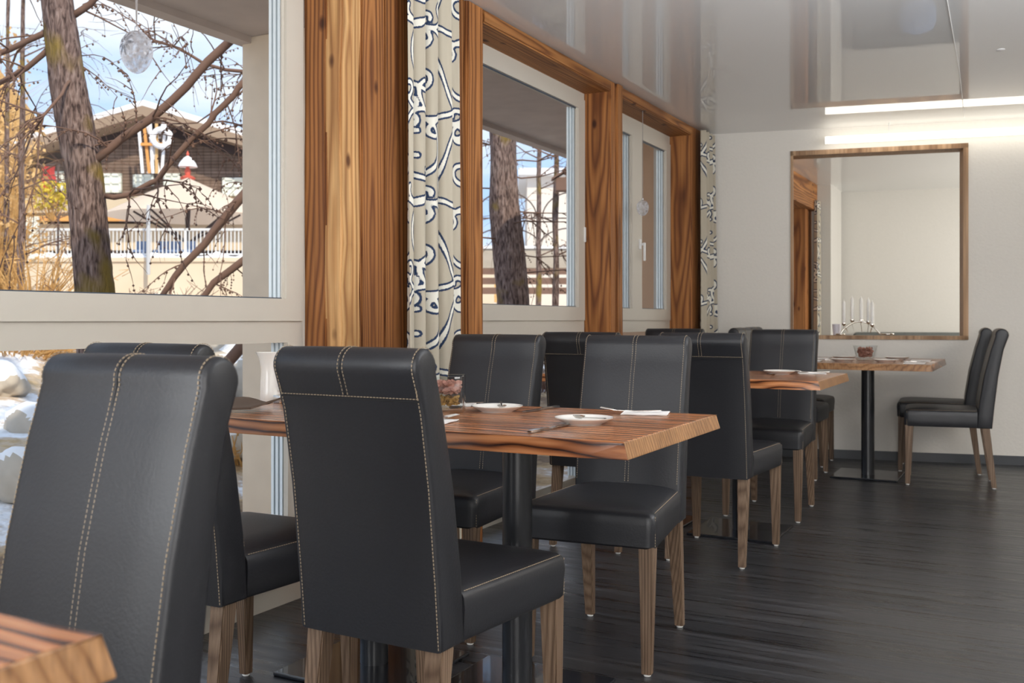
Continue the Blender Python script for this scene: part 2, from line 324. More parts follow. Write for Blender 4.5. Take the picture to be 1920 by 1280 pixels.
wallbox(b, S1, S2, -.012, WT+.012, ZT-F, ZT); wallbox(b, S1, S2, -.012, WT+.012, ZB, ZB+F*.8)
obj('window_frame', b, 'frame_wood', w4)
# second room beyond the opening
P2 = Vector((-2.7, 11.55, 0))
b = B(); wallbox(b, -.3, 5.8, 0, .1, 0, CEIL, P2); struct('wall_second_room', b, 'wall_plain')
b = B(); box(b, -2.3, -1.92, 10.95, 11.6, 0, CEIL); struct('wall_second_room_return', b, 'wall_plain')
b = B(); box(b, -2.3, -2.12, 10.62, 10.95, 0, 2.2); box(b, -2.45, -2.12, 9.0, 9.25, 0, 2.2); struct('trim_9', b, 'timber_i')
b = B(); box(b, -2.4, -2.06, 8.1, 10.95, 2.2, CEIL-.002); struct('trim_10', b, 'timber_beam')
b = B(); box(b, -2.62, -2.43, 7.76, 9.0, 0, CEIL); box(b, -2.62, -2.45, 10.95, 11.6, 0, CEIL); struct('wall_left_second_room', b, 'wall_plain')

# window bays ---------------------------------------------------------------
XG = -2.437
def bay(n, y0, y1, leaves, zt=2.31):
    root = sroot('window_%d' % n)
    b = B()
    ft = CEIL-.065
    XF = -2.52
    box(b, XF, XW, y0, y0+.035, 0, ft); box(b, XF, XW, y1-.035, y1, 0, ft)
    box(b, XF, XW, y0+.035, y1-.035, 0, .07); box(b, XF, XW, y0+.035, y1-.035, .956, 1.035); box(b, XF, XW, y0+.035, y1-.035, zt+.03, ft)
    obj('window_frame', b, 'pvc', root)
    for l0, l1 in leaves:
        b = B(); w = .095; X0, X1 = XG-.008, XW+.012
        for a0, a1, c0, c1 in ((l0, l0+w, 1.035, zt+.06), (l1-w, l1, 1.035, zt+.06), (l0+w, l1-w, 1.035, 1.116), (l0+w, l1-w, zt, zt+.06)):
            box(b, X0, X1, a0, a1, c0, c1)
        for a0, a1, c0, c1 in ((l0+w, l0+w+.012, 1.116, zt), (l1-w-.012, l1-w, 1.116, zt)): box(b, XG+.001, XG+.008, a0, a1, c0, c1)
        sash = obj('window_sash', b, 'pvc', root)
        b = B()
        for k, xx in enumerate((XG-.010, XG-.028, XG-.046)):
            box(b, xx-.012, xx, l1-w-.003*k-.002, l1-w+.03, 1.10, zt+.01)
            box(b, xx-.012, xx, l0+w-.03, l0+w+.003*k+.002, 1.10, zt+.01)
        obj('glazing_rebate', b, 'pvc_skylit', root)
        b = B(); box(b, XG+.001, XG+.006, l1-w-.008, l1-w+.001, 1.112, zt); box(b, XG+.001, XG+.006, l0+w, l1-w, 1.112, 1.12); box(b, XG+.001, XG+.006, l0+w, l1-w, zt-.006, zt+.002)
        obj('gasket', b, 'gasket', sash)
        b = B(); box(b, XG-.012, XG-.006, l0+w, l1-w, 1.11, zt+.005); obj('pane', b, 'pane_glass', sash)
    b = B(); box(b, XG-.012, XG-.006, y0+.06, y1-.06, .10, .956); obj('lower_pane', b, 'pane_glass', root)
    b = B(); box(b, XG-.008, XW+.006, y0+.035, y1-.035, .07, .10); box(b, XG-.008, XW+.006, y0+.035, y0+.09, .10, .956); box(b, XG-.008, XW+.006, y1-.09, y1-.035, .10, .956)
    obj('lower_frame', b, 'pvc', root)
    b = B()
    for k in range(3): box(b, XG-.060+.018*k, XG-.048+.018*k, y1-.098+.003*k, y1-.07, .10, .956)
    obj('glazing_rebate', b, 'pvc_skylit', root)
    return root
bay(1, .02, 2.94, [(.05, 2.93)])
w2 = bay(2, 3.98, 5.575, [(4.0, 5.56)])
w3 = bay(3, 5.70, 7.18, [(5.74, 6.458), (6.458, 7.165)], 2.29)
w5 = bay(5, -2.6, -.15, [(-2.58, -.17)])
def handle(par, y, z, lever=True):
    b = B(); box(b, XW+.012, XW+.024, y-.014, y+.014, z-.035, z+.035, .003)
    box(b, XW+.024, XW+.05, y-.008, y+.008, z-.008, z+.008); box(b, XW+.042, XW+.056, y-.009, y+.009, z-.115, z+.01, .003) if lever else None
    obj('window_handle', b, 'white_metal', par, True)
handle(w3, 6.50, 1.56); 
b = B(); box(b, XW, XW+.02, 5.545, 5.56, 1.51, 1.60, .003); obj('hinge_cover', b, 'white_metal', w2, True)
# timbers
def timber(n, x0, x1, y0, y1, z0, z1, m, rough=.006, seed=0, axis=2):
    b = B(); box(b, x0, x1, y0, y1, z0, z1); rnd = random.Random(seed)
    es = [e for e in b.edges if abs((e.verts[0].co-e.verts[1].co)[axis]) > .3]
    bmesh.ops.subdivide_edges(b, edges=es, cuts=14)
    es = [e for e in b.edges if abs((e.verts[0].co-e.verts[1].co)[axis]) > .01]
    bmesh.ops.bevel(b, geom=es, offset=.007, segments=2, affect='EDGES')
    for v in b.verts:
        s = math.sin(v.co[axis]*7+seed)*.5+math.sin(v.co[axis]*17+seed*2)*.3+rnd.uniform(-.4, .4)
        k = 0 if axis else 1
        v.co.x += s*rough*.45
        if axis == 2: v.co.y += math.cos(v.co.z*9+seed)*rough*.3
    return struct('trim_%d' % n, b, m)
timber(1, -2.43, -2.325, 2.945, 3.36, 0, CEIL-.003, 'timber_a', .004, 1)
timber(2, -2.36, XR, 2.952, 3.07, 0, CEIL-.003, 'timber_window_lit', .012, 5)
b = B()
timber(3, -2.44, XR+.004, 3.072, 3.225, 0, CEIL-.003, 'timber_c', .002, 3)
timber(12, -2.44, XR+.001, 3.227, 3.41, 0, CEIL-.003, 'timber_d', .002, 7)
b = B(); box(b, -2.52, -2.34, 3.41, 3.79, 0, CEIL); struct('wall_left', b, 'wall_plain')
timber(4, -2.44, -2.275, 3.78, 3.872, 0, CEIL-.003, 'timber_e', .004, 9)
timber(5, -2.44, XR, 3.875, 4.02, 0, CEIL-.003, 'timber_f', .004, 11)
timber(6, -2.44, XR, 5.58, 5.665, 0, CEIL-.003, 'timber_g', .004, 13)
timber(13, -2.44, XR+.012, 5.667, 5.755, 0, CEIL-.003, 'timber_h', .004, 14)
timber(7, -2.44, XR, 7.18, 7.42, 0, CEIL-.003, 'timber_i', .004, 17)
timber(8, -2.44, XR+.004, 4.025, 5.578, CEIL-.066, CEIL-.003, 'timber_beam', .003, 19, 1)
timber(11, -2.44, XR+.004, 5.757, 7.178, CEIL-.066, CEIL-.003, 'timber_beam', .003, 21, 1)
timber(14, -2.44, XR+.004, -2.85, 2.943, CEIL-.066, CEIL-.003, 'timber_beam', .003, 23, 1)
timber(15, -2.44, XR, -.14, .015, 0, CEIL-.067, 'timber_f', .004, 25)
b = B(); box(b, -2.6, -2.442, 7.30, 7.75, 0, CEIL); box(b, -2.6, -2.44, -2.9, -2.6, 0, CEIL); struct('wall_left_end', b, 'wall_plain')

# curtains ------------------------------------------------------------------
def motif_lines():
    L = []
    def scroll(cx, cy, ang, ln, kf, mir=1):
        n = 70; x = y = 0.0; a = 0.0; pts = []
        for i in range(n+1):
            pts.append((x, y)); t_ = 2*i/n-1; a += kf(t_)*ln/n; x += math.cos(a)*ln/n; y += math.sin(a)*ln/n
        p = np.array(pts); p -= (p.min(0)+p.max(0))/2; d = p[n//2+3]-p[n//2-3]; a0 = math.atan2(d[1], d[0])
        r = ang-a0; c_, s_ = math.cos(r), math.sin(r); p = p @ np.array([[c_, s_], [-s_, c_]]); p[:, 0] *= mir*1.3
        L.append(p+np.array([cx, cy]))
    C_ = lambda t_: 6.8*(1+5*t_**4); S_ = lambda t_: 66*t_**3+3*t_; k = 0; v = -.1
    while v < 2.9:
        for col in range(-1, 6):
            mir = 1 if (col+k) % 2 else -1; x = .02+col*.27
            if col % 2: scroll(x, v, PI/2+.35, .72, S_, mir); scroll(x+mir*.03, v+.19, .3, .36, S_, -mir)
            else:
                scroll(x, v+.05, PI/2, .74, C_, mir); scroll(x+mir*.06, v+.235, .5, .34, lambda t_: 9*(1+4*t_**4), -mir)
        v += .36; k += 1
    return L
LINES = motif_lines()
def curtain(name, y0, y1, width, xc, amp, nf, label, seed, z1=2.455, flare=.25):
    rnd = random.Random(seed); nu, nz = int(width/.005), int(z1/.009)
    U = np.linspace(0, width, nu); Z = np.linspace(.02, z1, nz)
    segA = np.concatenate([l[:-1] for l in LINES]); segB = np.concatenate([l[1:] for l in LINES])
    uu, zz = np.meshgrid(U, Z); pu, pz = uu.ravel()+seed*.37, zz.ravel()
    D = np.full(pu.shape, .5)
    for A, Bp in zip(segA, segB):
        if A[0] < pu.min()-.1 or A[0] > pu.max()+.1: continue
        msk = (np.abs(pu-A[0]) < .07) & (np.abs(pz-A[1]) < .07)
        if not msk.any(): continue
        d = Bp-A; l2 = max((d**2).sum(), 1e-9); t = np.clip(((pu[msk]-A[0])*d[0]+(pz[msk]-A[1])*d[1])/l2, 0, 1)
        dist = np.hypot(pu[msk]-A[0]-t*d[0], pz[msk]-A[1]-t*d[1]); D[msk] = np.minimum(D[msk], dist)
    ph = [rnd.uniform(0, 6) for _ in range(4)]
    verts = []
    for z in Z:
        g = 1-(z/z1)            # 0 top
        for u in U:
            f = u/width; fl = f*nf*2*PI
            a = amp*(.55+.45*g)
            x = xc+a*math.sin(fl+ph[0]+.5*math.sin(f*5+ph[1])+.12*math.sin(z*2+ph[2]))+.3*a*math.sin(2.1*fl+ph[3]+z*.8)
            y = y0+(y1-y0)*f+.12*(y1-y0)/nf*math.sin(2*fl+ph[0]+.6)*.35+flare*.12*g*(f)
            verts.append((x, y, z))
    faces = [(j*nu+i, j*nu+i+1, (j+1)*nu+i+1, (j+1)*nu+i) for j in range(nz-1) for i in range(nu-1)]
    me = bpy.data.meshes.new(name); me.from_pydata(verts, [], faces); me.materials.append(M['curtain_print'])
    a = me.attributes.new('motif', 'FLOAT', 'POINT'); a.data.foreach_set('value', D.astype(np.float32))
    c = me.attributes.new('clothpos', 'FLOAT_VECTOR', 'POINT'); c.data.foreach_set('vector', np.stack([pu, pz, 0*pu], 1).astype(np.float32).ravel())
    for p in me.polygons: p.use_smooth = True
    o = bpy.data.objects.new(name, me); C.objects.link(o)
    md = o.modifiers.new('thickness', 'SOLIDIFY'); md.thickness = .002
    return tag(o, label, 'curtain')
curtain('patterned_curtain', 3.295, 3.69, .66, -2.205, .034, 4.0, 'beige curtain with navy scroll print hanging beside the wide foreground timber post', 1)
curtain('patterned_curtain', 7.235, 7.52, .50, -2.195, .033, 3.5, 'narrow beige curtain with navy scroll print in the far corner by the white wall', 2)
curtain('patterned_curtain', 10.76, 10.92, .4, -2.04, .03, 3, 'scroll print curtain seen through the wood framed opening in the far wall', 3, 2.3)

# ------------------------------------------------------------------ chairs
def rear_y(z):
    P_ = [(.37, -.250), (.5, -.262), (.7, -.285), (.85, -.312), (.91, -.330)]
    for (a, ya), (c, yc) in zip(P_, P_[1:]):
        if z <= c: return ya+(yc-ya)*(z-a)/(c-a)
    return P_[-1][1]
def front_y(z):
    P_ = [(.37, -.165), (.49, -.170), (.7, -.203), (.85, -.240), (.93, -.265)]
    for (a, ya), (c, yc) in zip(P_, P_[1:]):
        if z <= c: return ya+(yc-ya)*(z-a)/(c-a)
    return P_[-1][1]
HW = .186
def back_profile():
    pr = [(rear_y(z), z) for z in (.37, .45, .53, .61, .69, .77, .85, .885)]
    cy, cz, r = -.304, .946, .038
    for k in range(13):
        a = math.radians(205-k*(205+12)/12)
        pr.append((cy+r*math.cos(a), cz+r*math.sin(a)))
    pr += [(front_y(z), z) for z in (.89, .85, .77, .69, .61, .53, .45, .37)]
    return pr
PROF = back_profile()
def make_chair(label):
    t = thing('dining_chair', label, 'chair', (0, 0, 0), 0)
    b = B(); rings = []
    # widths with softly rounded edges: inset profile towards centroid line
    n = len(PROF)
    def inset(pr, d):
        out = []
        for i, (y, z) in enumerate(pr):
            y0, z0 = pr[i-1]; y1, z1 = pr[(i+1) % n]; ty, tz = y1-y0, z1-z0; l = math.hypot(ty, tz) or 1
            out.append((y+tz/l*d, z-ty/l*d))
        return out
    # orientation: profile runs rear-bottom -> top -> front-bottom (clockwise seen from +x): inward normal is (tz,-ty)
    for x, d in ((-HW, .010), (-HW+.002, .005), (-HW+.006, .0015), (-HW+.012, 0), (-HW*.5, -.001), (0, -.0012), (HW*.5, -.001), (HW-.012, 0), (HW-.006, .0015), (HW-.002, .005), (HW, .010)):
        rings.append([Vector((x, y, z)) for y, z in inset(PROF, d)])
    loft(b, rings); obj('backrest', b, 'leather', t, True)
    # seat
    def outline(ins, z, dz=0):
        pts = []
        y0, y1 = -.168, .252-ins; w0, w1 = HW-ins-.001, .216-ins; r = .028
        for (cx, cy, a0) in ((w1-r, y1-r, 0), (-(w1-r), y1-r, 90)):
            for k in range(6):
                a = math.radians(a0+k*18); pts.append(Vector((cx+r*math.cos(a), cy+r*math.sin(a), z)))
        for k in range(5): f = k/4; pts.append(Vector((-(w1+(w0-w1)*((f+.25)/1.25)), y1-r-(y1-r-y0)*((f+.25)/1.25), z)))
        for k in range(5): f = 1-k/4; pts.append(Vector(((w1+(w0-w1)*((f+.25)/1.25)), y1-r-(y1-r-y0)*((f+.25)/1.25), z)))
        return pts
    b = B(); loft(b, [outline(.02, .374), outline(.006, .372), outline(.001, .378), outline(0, .41), outline(-.002, .44), outline(0, .462), outline(.004, .470), outline(.011, .476), outline(.03, .482), outline(.06, .487), outline(.10, .490), outline(.14, .4905)])
    obj('seat', b, 'leather', t, True)
    # legs
    for sx in (-1, 1):
        for (tx, ty, fx, fy) in ((.187, .222, .188, .232), (.155, -.214, .160, -.262)):
            b = B(); rings = []
            for f, w in ((0, .0455), (1, .029)):
                cx, cy = sx*(tx+(fx-tx)*f), ty+(fy-ty)*f; z = .378-(.378-.008)*f
                rings.append([Vector((cx+i*w/2, cy+j*w/2, z)) for i, j in ((-1, -1), (1, -1), (1, 1), (-1, 1))])
            loft(b, rings[::-1]); bmesh.ops.bevel(b, geom=[e for e in b.edges if abs((e.verts[0].co-e.verts[1].co).z) > .1], offset=.003, segments=2, affect='EDGES')
            leg = obj('leg', b, 'leg_oak', t)
            b = B(); lathe(b, [(.009, 0), (.011, .002), (.011, .010)], 12, (sx*fx, fy, 0)); g = obj('glide', b, 'glide', leg, True, label='small white floor glide')
    # stitching
    def dash_line(fn, length, offn, pitch=.0078, ln=.0050, w=.0013):
        k = int(length/pitch); b = B()
        for i in range(k):
            f0 = (i+.2)/k; f1 = f0+ln/length
            a, c = Vector(fn(f0)), Vector(fn(min(f1, 1))); nrm = Vector(offn(f0))
            if (c-a).length < .001: continue
            bar(b, a+nrm*.0006, c+nrm*.0006, w, .0014, nrm)
        obj('stitching', b, 'stitch', t, label='tan contrast stitching')
    def groove(fn, offn, n_=30):
        g = B(); pts = [Vector(fn(i/n_)) for i in range(n_+1)]
        for i in range(n_): bar(g, pts[i]+Vector(offn(i/n_))*.0002, pts[i+1]+Vector(offn(i/n_))*.0002, .0022, .0012, Vector(offn(i/n_)))
        obj('seam', g, 'seam_groove', t)
    # front path over the roll
    path = [(front_y(z), z) for z in (.495, .55, .61, .69, .77, .85, .89)]
    cy, cz, r = -.304, .946, .0392
    path += [(cy+r*math.cos(math.radians(a)), cz+r*math.sin(math.radians(a))) for a in range(-10, 206, 9)]; path += [(rear_y(.905)-.0014, .905), (rear_y(.887)-.0014, .887)]
    acc = [0]
    for p, q in zip(path, path[1:]): acc.append(acc[-1]+math.hypot(q[0]-p[0], q[1]-p[1]))
    T = acc[-1]
    def on(f, x):
        s = f*T
        for i in range(len(acc)-1):
            if s <= acc[i+1]+1e-9:
                u = (s-acc[i])/(acc[i+1]-acc[i]); return (x, path[i][0]+(path[i+1][0]-path[i][0])*u, path[i][1]+(path[i+1][1]-path[i][1])*u)
        return (x, *path[-1])
    def nn(f):
        a, c = Vector(on(max(f-.01, 0), 0)), Vector(on(min(f+.01, 1), 0)); d = (c-a).normalized(); return (0, d.z, -d.y)
    for x in (-.006, .006, HW-.009, -HW+.013): dash_line(lambda f, x=x: on(f, x), T, nn)
    groove(lambda f: on(f, 0), nn, 60)
    # rear seams
    rp = lambda f, x: (x, rear_y(.905-f*.53), .905-f*.53)
    for x in (HW-.009, -HW+.013): dash_line(lambda f, x=x: rp(f, x), .53, lambda f: (0, -1, -.15))
    dash_line(lambda f: (-HW+.013+f*2*(HW-.009), rear_y(.885)-.0016, .885), 2*HW-.026, lambda f: (0, -1, -.1))
    groove(lambda f: (-HW+.013+f*2*(HW-.009), rear_y(.879)-.0012, .879), lambda f: (0, -1, -.1), 4)
    # seat seams
    for sx in (-1, 1):
        dash_line(lambda f, sx=sx: (sx*(HW-.008+(.216-HW)*f*1.0), -.160+f*.385, .4745), .385, lambda f, sx=sx: (sx*.6, 0, .8))
        dash_line(lambda f, sx=sx: (sx*.2125, .236, .468-f*.09), .09, lambda f, sx=sx: (sx*.7, .7, 0))
    return t
CH = [  # x, y, heading (0 faces +Y), label, group
 (-1.275, .83, PI, 'dark leather chair filling the left foreground, facing a table corner'),
 (-1.855, 1.985, 0, 'dark leather chair by the window, mostly hidden behind the big foreground chair'),
 (-1.226, 1.955, math.radians(-2), 'dark leather chair in the centre with its back to the viewer'),
 (-1.79, 2.995, PI, 'dark leather chair at the set table, beside the foreground curtain'),
 (-1.205, 2.975, PI+math.radians(4), 'dark leather chair facing us behind the right end of the set table'),
 (-1.80, 4.40, 0, 'black leather chair, back to us, between the two chairs behind the set table'),
 (-1.242, 4.39, 0, 'black leather chair, back to us, at the second table, aisle side'),
 (-1.262, 5.43, PI, 'dark leather chair facing us behind the second table, aisle side'),
 (-1.985, 5.66, PI, 'dark leather chair behind the second table, window side, only its top showing'),
 (-1.49, 6.80, -PI/2, 'dark leather chair at the left of the far table, nearer one, facing right'),
 (-1.56, 7.42, -PI/2, 'dark leather chair at the left of the far table, nearest the far wall'),
 (-.495, 6.925, PI/2+math.radians(5), 'dark leather chair at the right of the far table, nearer of the pair in profile'),
 (-.60, 7.50, PI/2+math.radians(4), 'dark leather chair at the right of the far table, against the white wall'),
]
chair0 = make_chair(CH[0][3])
for i, (x, y, rz, lab) in enumerate(CH):
    if i == 0: chair0.location = (x, y, 0); chair0.rotation_euler = (0, 0, rz); chair0['group'] = 'leather dining chairs'
    else: dup(chair0, (x, y, 0), rz, lab, 'leather dining chairs')

# ------------------------------------------------------------------ tables
TZ = .768
def table(name, x0, x1, y0, y1, cols, label, along='x'):
    t = thing(name, label, 'table', ((x0+x1)/2, (y0+y1)/2, 0), 0, 'wood slab dining tables')
    hx, hy = (x1-x0)/2, (y1-y0)/2; th, fl = .040, .008
    b = B(); rnd = random.Random(int(abs(x0*100+y0*10)))
    def ring(e, z, wob):
        pts = []; nx, ny = 16, 10
        for i in range(nx): f = i/nx; pts.append([-hx+2*hx*f, -hy-e, z, 0])
        for i in range(ny): f = i/ny; pts.append([hx+e, -hy+2*hy*f, z, 1])
        for i in range(nx): f = i/nx; pts.append([hx-2*hx*f, hy+e, z, 0])
        for i in range(ny): f = i/ny; pts.append([-hx-e, hy-2*hy*f, z, 1])
        out = []
        for j, p in enumerate(pts):
            x, y = p[0], p[1]
            if abs(abs(x)-hx) < 1e-6 and j in (0, nx, nx+ny, 2*nx+ny):
                x += math.copysign(e, x) if abs(x) <= hx+1e-6 and j in (0, nx+ny) else 0
                y += math.copysign(e, y) if j in (nx, 2*nx+ny) else 0
            w = wob*math.sin(x*9+y*7+z*20)*.5
            if not p[3] and j not in (0, nx+ny): y += w
            out.append(Vector((x, y, z)))
        return out
    loft(b, [ring(fl, TZ-th, .006), ring(fl, TZ-th+.003, .006), ring(0, TZ-.003, .005), ring(-.0015, TZ-.0008, .005), ring(-.003, TZ, .005)])
    bmesh.ops.recalc_face_normals(b, faces=b.faces)
    for f in b.faces:
        nrm = f.normal
        if (abs(nrm.x) > .6 if along == 'x' else abs(nrm.y) > .6): f.material_index = 1
    obj('tabletop', b, ['table_wood' if along == 'x' else 'table_wood_b', 'table_end'], t)
    for cx, cy in cols:
        lx, ly = cx-(x0+x1)/2, cy-(y0+y1)/2
        b = B(); box(b, lx-.21, lx+.21, ly-.21, ly+.21, 0, .012, .004); obj('base_plate', b, 'plate_black', t)
        b = B(); lathe(b, [(.042, .012), (.0415, TZ-th-.008)], 32, (lx, ly, 0)); obj('column', b, 'column_black', t, True)
        b = B(); box(b, lx-.15, lx+.15, ly-.15, ly+.15, TZ-th-.008, TZ-th+.0005); obj('mounting_plate', b, 'plate_black', t)
    return t
table('dining_table', -1.93, -.717, -.13, .60, [(-1.35, .235)], 'glossy reddish wood table cut by the lower left corner of the view')
table('dining_table', -2.33, -.808, 2.075, 2.80, [(-1.76, 2.46), (-1.275, 2.46)], 'thick wood slab table set with saucers, centre foreground')
table('dining_table', -2.22, -.845, 4.52, 5.28, [(-1.76, 4.86), (-1.28, 4.86)], 'wood slab table in mid distance with a single saucer near its corner')
table('dining_table', -1.42, -.55, 6.45, 7.50, [(-.985, 6.98)], 'wood slab table nearest the far wall, with the glass flower bowl', 'y')

# ------------------------------------------------------------------ tableware
def plate(x, y, label, r=.077, z=TZ):
    b = B(); lathe(b, [(0.0001, .004), (r*.55, .004), (r*.62, .006), (r*.9, .0145), (r*.98, .0185), (r, .0185), (r*.99, .0165), (r*.8, .008), (r*.62, .002), (r*.6, 0), (r*.54, 0), (r*.52, .003), (.0001, .003)], 48)
    o = obj('saucer', b, 'porcelain', None, True); o.location = (x, y, z); return tag(o, label, 'plate', 'white saucers')
def knife(x, y, rz, label, z=TZ):
    t = thing('table_knife', label, 'knife', (x, y, z), rz, 'table knives')
    b = B(); loft(b, [[Vector((xx, yy*w, .0045+zz*h)) for yy, zz in ((-1, -.6), (1, -.6), (1, .6), (-1, .6))] for xx, w, h in ((-.11, .005, .003), (-.105, .0075, .0045), (-.03, .0065, .0045), (-.012, .004, .003))])
    obj('handle', b, 'steel', t, True)
    b = B(); loft(b, [[Vector((xx, yy, .0035+zz)) for yy, zz in ((c-w, -.0005), (c+w, -.0008), (c+w, .0008), (c-w, .0008))] for xx, w, c in ((-.012, .004, 0), (.0, .008, .001), (.06, .0095, .001), (.095, .006, .003), (.108, .001, .006))])
    obj('blade', b, 'steel', t); return t
def fork(x, y, rz, label, z=TZ+.004):
    t = thing('fork', label, 'fork', (x, y, z), rz, 'forks on napkins')
    zz = lambda s: .004+.010*max(0, (s+.0)/.09)**1.5 if s > 0 else .004+.004*abs(s)/.09
    b = B(); loft(b, [[Vector((s, yy*w, zz(s)+q*.001)) for yy, q in ((-1, -1), (1, -1), (1, 1), (-1, 1))] for s, w in ((-.09, .0075), (-.05, .006), (-.01, .003), (.02, .003), (.035, .010), (.05, .0115))])
    for k in range(4):
        yk = -.0098+k*.0065; tube(b, [(.049, yk, zz(.049)), (.07, yk, zz(.07)), (.086, yk*.95, zz(.086))], [.0019, .0018, .0009], 6)
    obj('fork_body', b, 'steel', t, True); return t
def spoon(x, y, rz, label, z, tilt=.06):
    t = thing('teaspoon', label, 'spoon', (x, y, z), rz, 'teaspoons on saucers')
    b = B(); pr = []
    for s in np.linspace(0, 1, 9):
        w = .0005+.0135*math.sin(PI*min(1, s*.95+.05))**.6; xx = .018+.042*s
        pr.append([Vector((xx, yy*w, .0045+(.004*yy*yy)-.0035*math.sin(PI*s)*(1-yy*yy)+q)) for yy, q in ((-1, 0), (-.5, 0), (0, 0), (.5, 0), (1, 0), (1, .0012), (.5, .0012), (0, .0012), (-.5, .0012), (-1, .0012))])
    loft(b, pr); obj('bowl', b, 'steel', t, True)
    b = B(); loft(b, [[Vector((s, yy*w, .0055+max(0, .02-s)*tilt+q*.0012)) for yy, q in ((-1, -1), (1, -1), (1, 1), (-1, 1))] for s, w in ((.022, .003), (-.01, .002), (-.05, .0028), (-.07, .0045), (-.078, .002))])
    obj('spoon_handle', b, 'steel', t, True); return t
def napkin(x, y, rz, label, m='napkin_white', sx=.13, sy=.10, z=TZ, fold=.0):
    b = B(); rnd = random.Random(int(x*100+y*77)); n = 8
    for lay in range(2):
        g = [[b.verts.new((-sx/2+sx*i/n+lay*.003, -sy/2+sy*j/n+lay*.002, .0012+lay*.0022+.0006*math.sin(i*1.3+j)+fold*max(0, i-5)**2)) for i in range(n+1)] for j in range(n+1)]
        g2 = [[b.verts.new(v.co+Vector((0, 0, .0016))) for v in r] for r in g]
        for j in range(n):
            for i in range(n):
                b.faces.new((g[j][i], g[j+1][i], g[j+1][i+1], g[j][i+1])); b.faces.new((g2[j][i], g2[j][i+1], g2[j+1][i+1], g2[j+1][i]))
        edge = [(0, i) for i in range(n)]+[(j, n) for j in range(n)]+[(n, i) for i in range(n, 0, -1)]+[(j, 0) for j in range(n, 0, -1)]
        for (a, c), (d, e) in zip(edge, edge[1:]+edge[:1]): b.faces.new((g[a][c], g[d][e], g2[d][e], g2[a][c]))
    o = obj('paper_napkin', b, m, None, True); o.location = (x, y, z); o.rotation_euler = (0, 0, rz)
    return tag(o, label, 'napkin', 'folded napkins on the tables')
plate(-1.41, 2.59, 'white saucer with a teaspoon, beside the square glass vase')
plate(-1.04, 2.385, 'white saucer with a teaspoon, nearer the right end of the set table')
spoon(-1.40, 2.60, math.radians(-60), 'teaspoon leaning in the saucer next to the square glass vase', TZ+.012)
spoon(-1.03, 2.385, math.radians(150), 'teaspoon lying bowl first in the saucer near the right table end', TZ+.010)
knife(-1.065, 2.235, math.radians(88), 'steel table knife in front of the nearer saucer by the table edge')
knife(-1.315, 2.685, math.radians(-95), 'steel table knife lying to the right of the saucer beside the vase')
napkin(-.995, 2.72, math.radians(15), 'white napkin under a fork near the chair facing us')
fork(-1.035, 2.705, math.radians(195), 'fork lying tines left on the napkin near the chair facing us')
napkin(-1.425, 2.235, math.radians(10), 'white napkin under a fork, half hidden by the central chair')
fork(-1.42, 2.235, math.radians(60), 'fork on the napkin half hidden by the central chair')
napkin(-1.63, 2.70, math.radians(20), 'white napkin behind the saucer next to the square vase')
fork(-1.62, 2.70, math.radians(205), 'fork on the napkin behind the saucer next to the vase')
# brown napkin, folded
b = B(); n = 10
g = [[None]*(n+1) for _ in range(7)]; g2 = [[None]*(n+1) for _ in range(7)]
for j in range(7):
    for i in range(n+1):
        x = -.11+.22*i/n; y = -.09+.18*j/6; z = .003+.022*abs(math.sin(i/n*PI*1.2+.2))*(j/6)+.012*(i/n)
        g[j][i] = b.verts.new((x, y, z)); g2[j][i] = b.verts.new((x, y, z+.006))
for j in range(6):
    for i in range(n): b.faces.new((g[j][i], g[j+1][i], g[j+1][i+1], g[j][i+1])); b.faces.new((g2[j][i], g2[j][i+1], g2[j+1][i+1], g2[j+1][i]))
ed = [(0, i) for i in range(n)]+[(j, n) for j in range(6)]+[(6, i) for i in range(n, 0, -1)]+[(j, 0) for j in range(6, 0, -1)]
for (a, c), (d, e) in zip(ed, ed[1:]+ed[:1]): b.faces.new((g[a][c], g[d][e], g2[d][e], g2[a][c]))
o = obj('cloth_napkin', b, 'napkin_brown', None, True); o.location = (-2.13, 2.26, TZ-.002); o.rotation_euler = (0, 0, math.radians(12)); tag(o, 'folded brown cloth napkin on the window end of the set table', 'napkin')
# white pitcher
t = thing('creamer_pitcher', 'tall white waisted pitcher by the window, behind the central chair', 'pitcher', (-2.238, 2.545, TZ))
b = B(); pr = [(.0335, 0), (.035, .004), (.034, .03), (.0325, .07), (.0315, .10), (.033, .125), (.038, .145), (.044, .160), (.0455, .164), (.0435, .164), (.036, .145), (.031, .12), (.030, .07), (.031, .02), (.0001, .012)]
rings = []
for r, z in pr:
    rings.append([Vector((r*math.cos(a)*(1+.35*max(0, z-.12)/.05*max(0, -math.cos(a))**6), r*math.sin(a), z)) for a in [2*PI*k/36 for k in range(36)]])
loft(b, rings); obj('body', b, 'porcelain', t, True)
b = B(); tube(b, [(.03, 0, .135), (.06, 0, .138), (.075, 0, .11), (.068, 0, .07), (.032, 0, .04)], .006, 10); obj('handle', b, 'porcelain', t, True)
b = B(); box(b, -2.193, -2.165, 2.505, 2.533, TZ, TZ+.027, .003); tag(obj('salt_shaker', b, 'steel', None, True), 'little square metal shaker at the foot of the white pitcher', 'shaker')
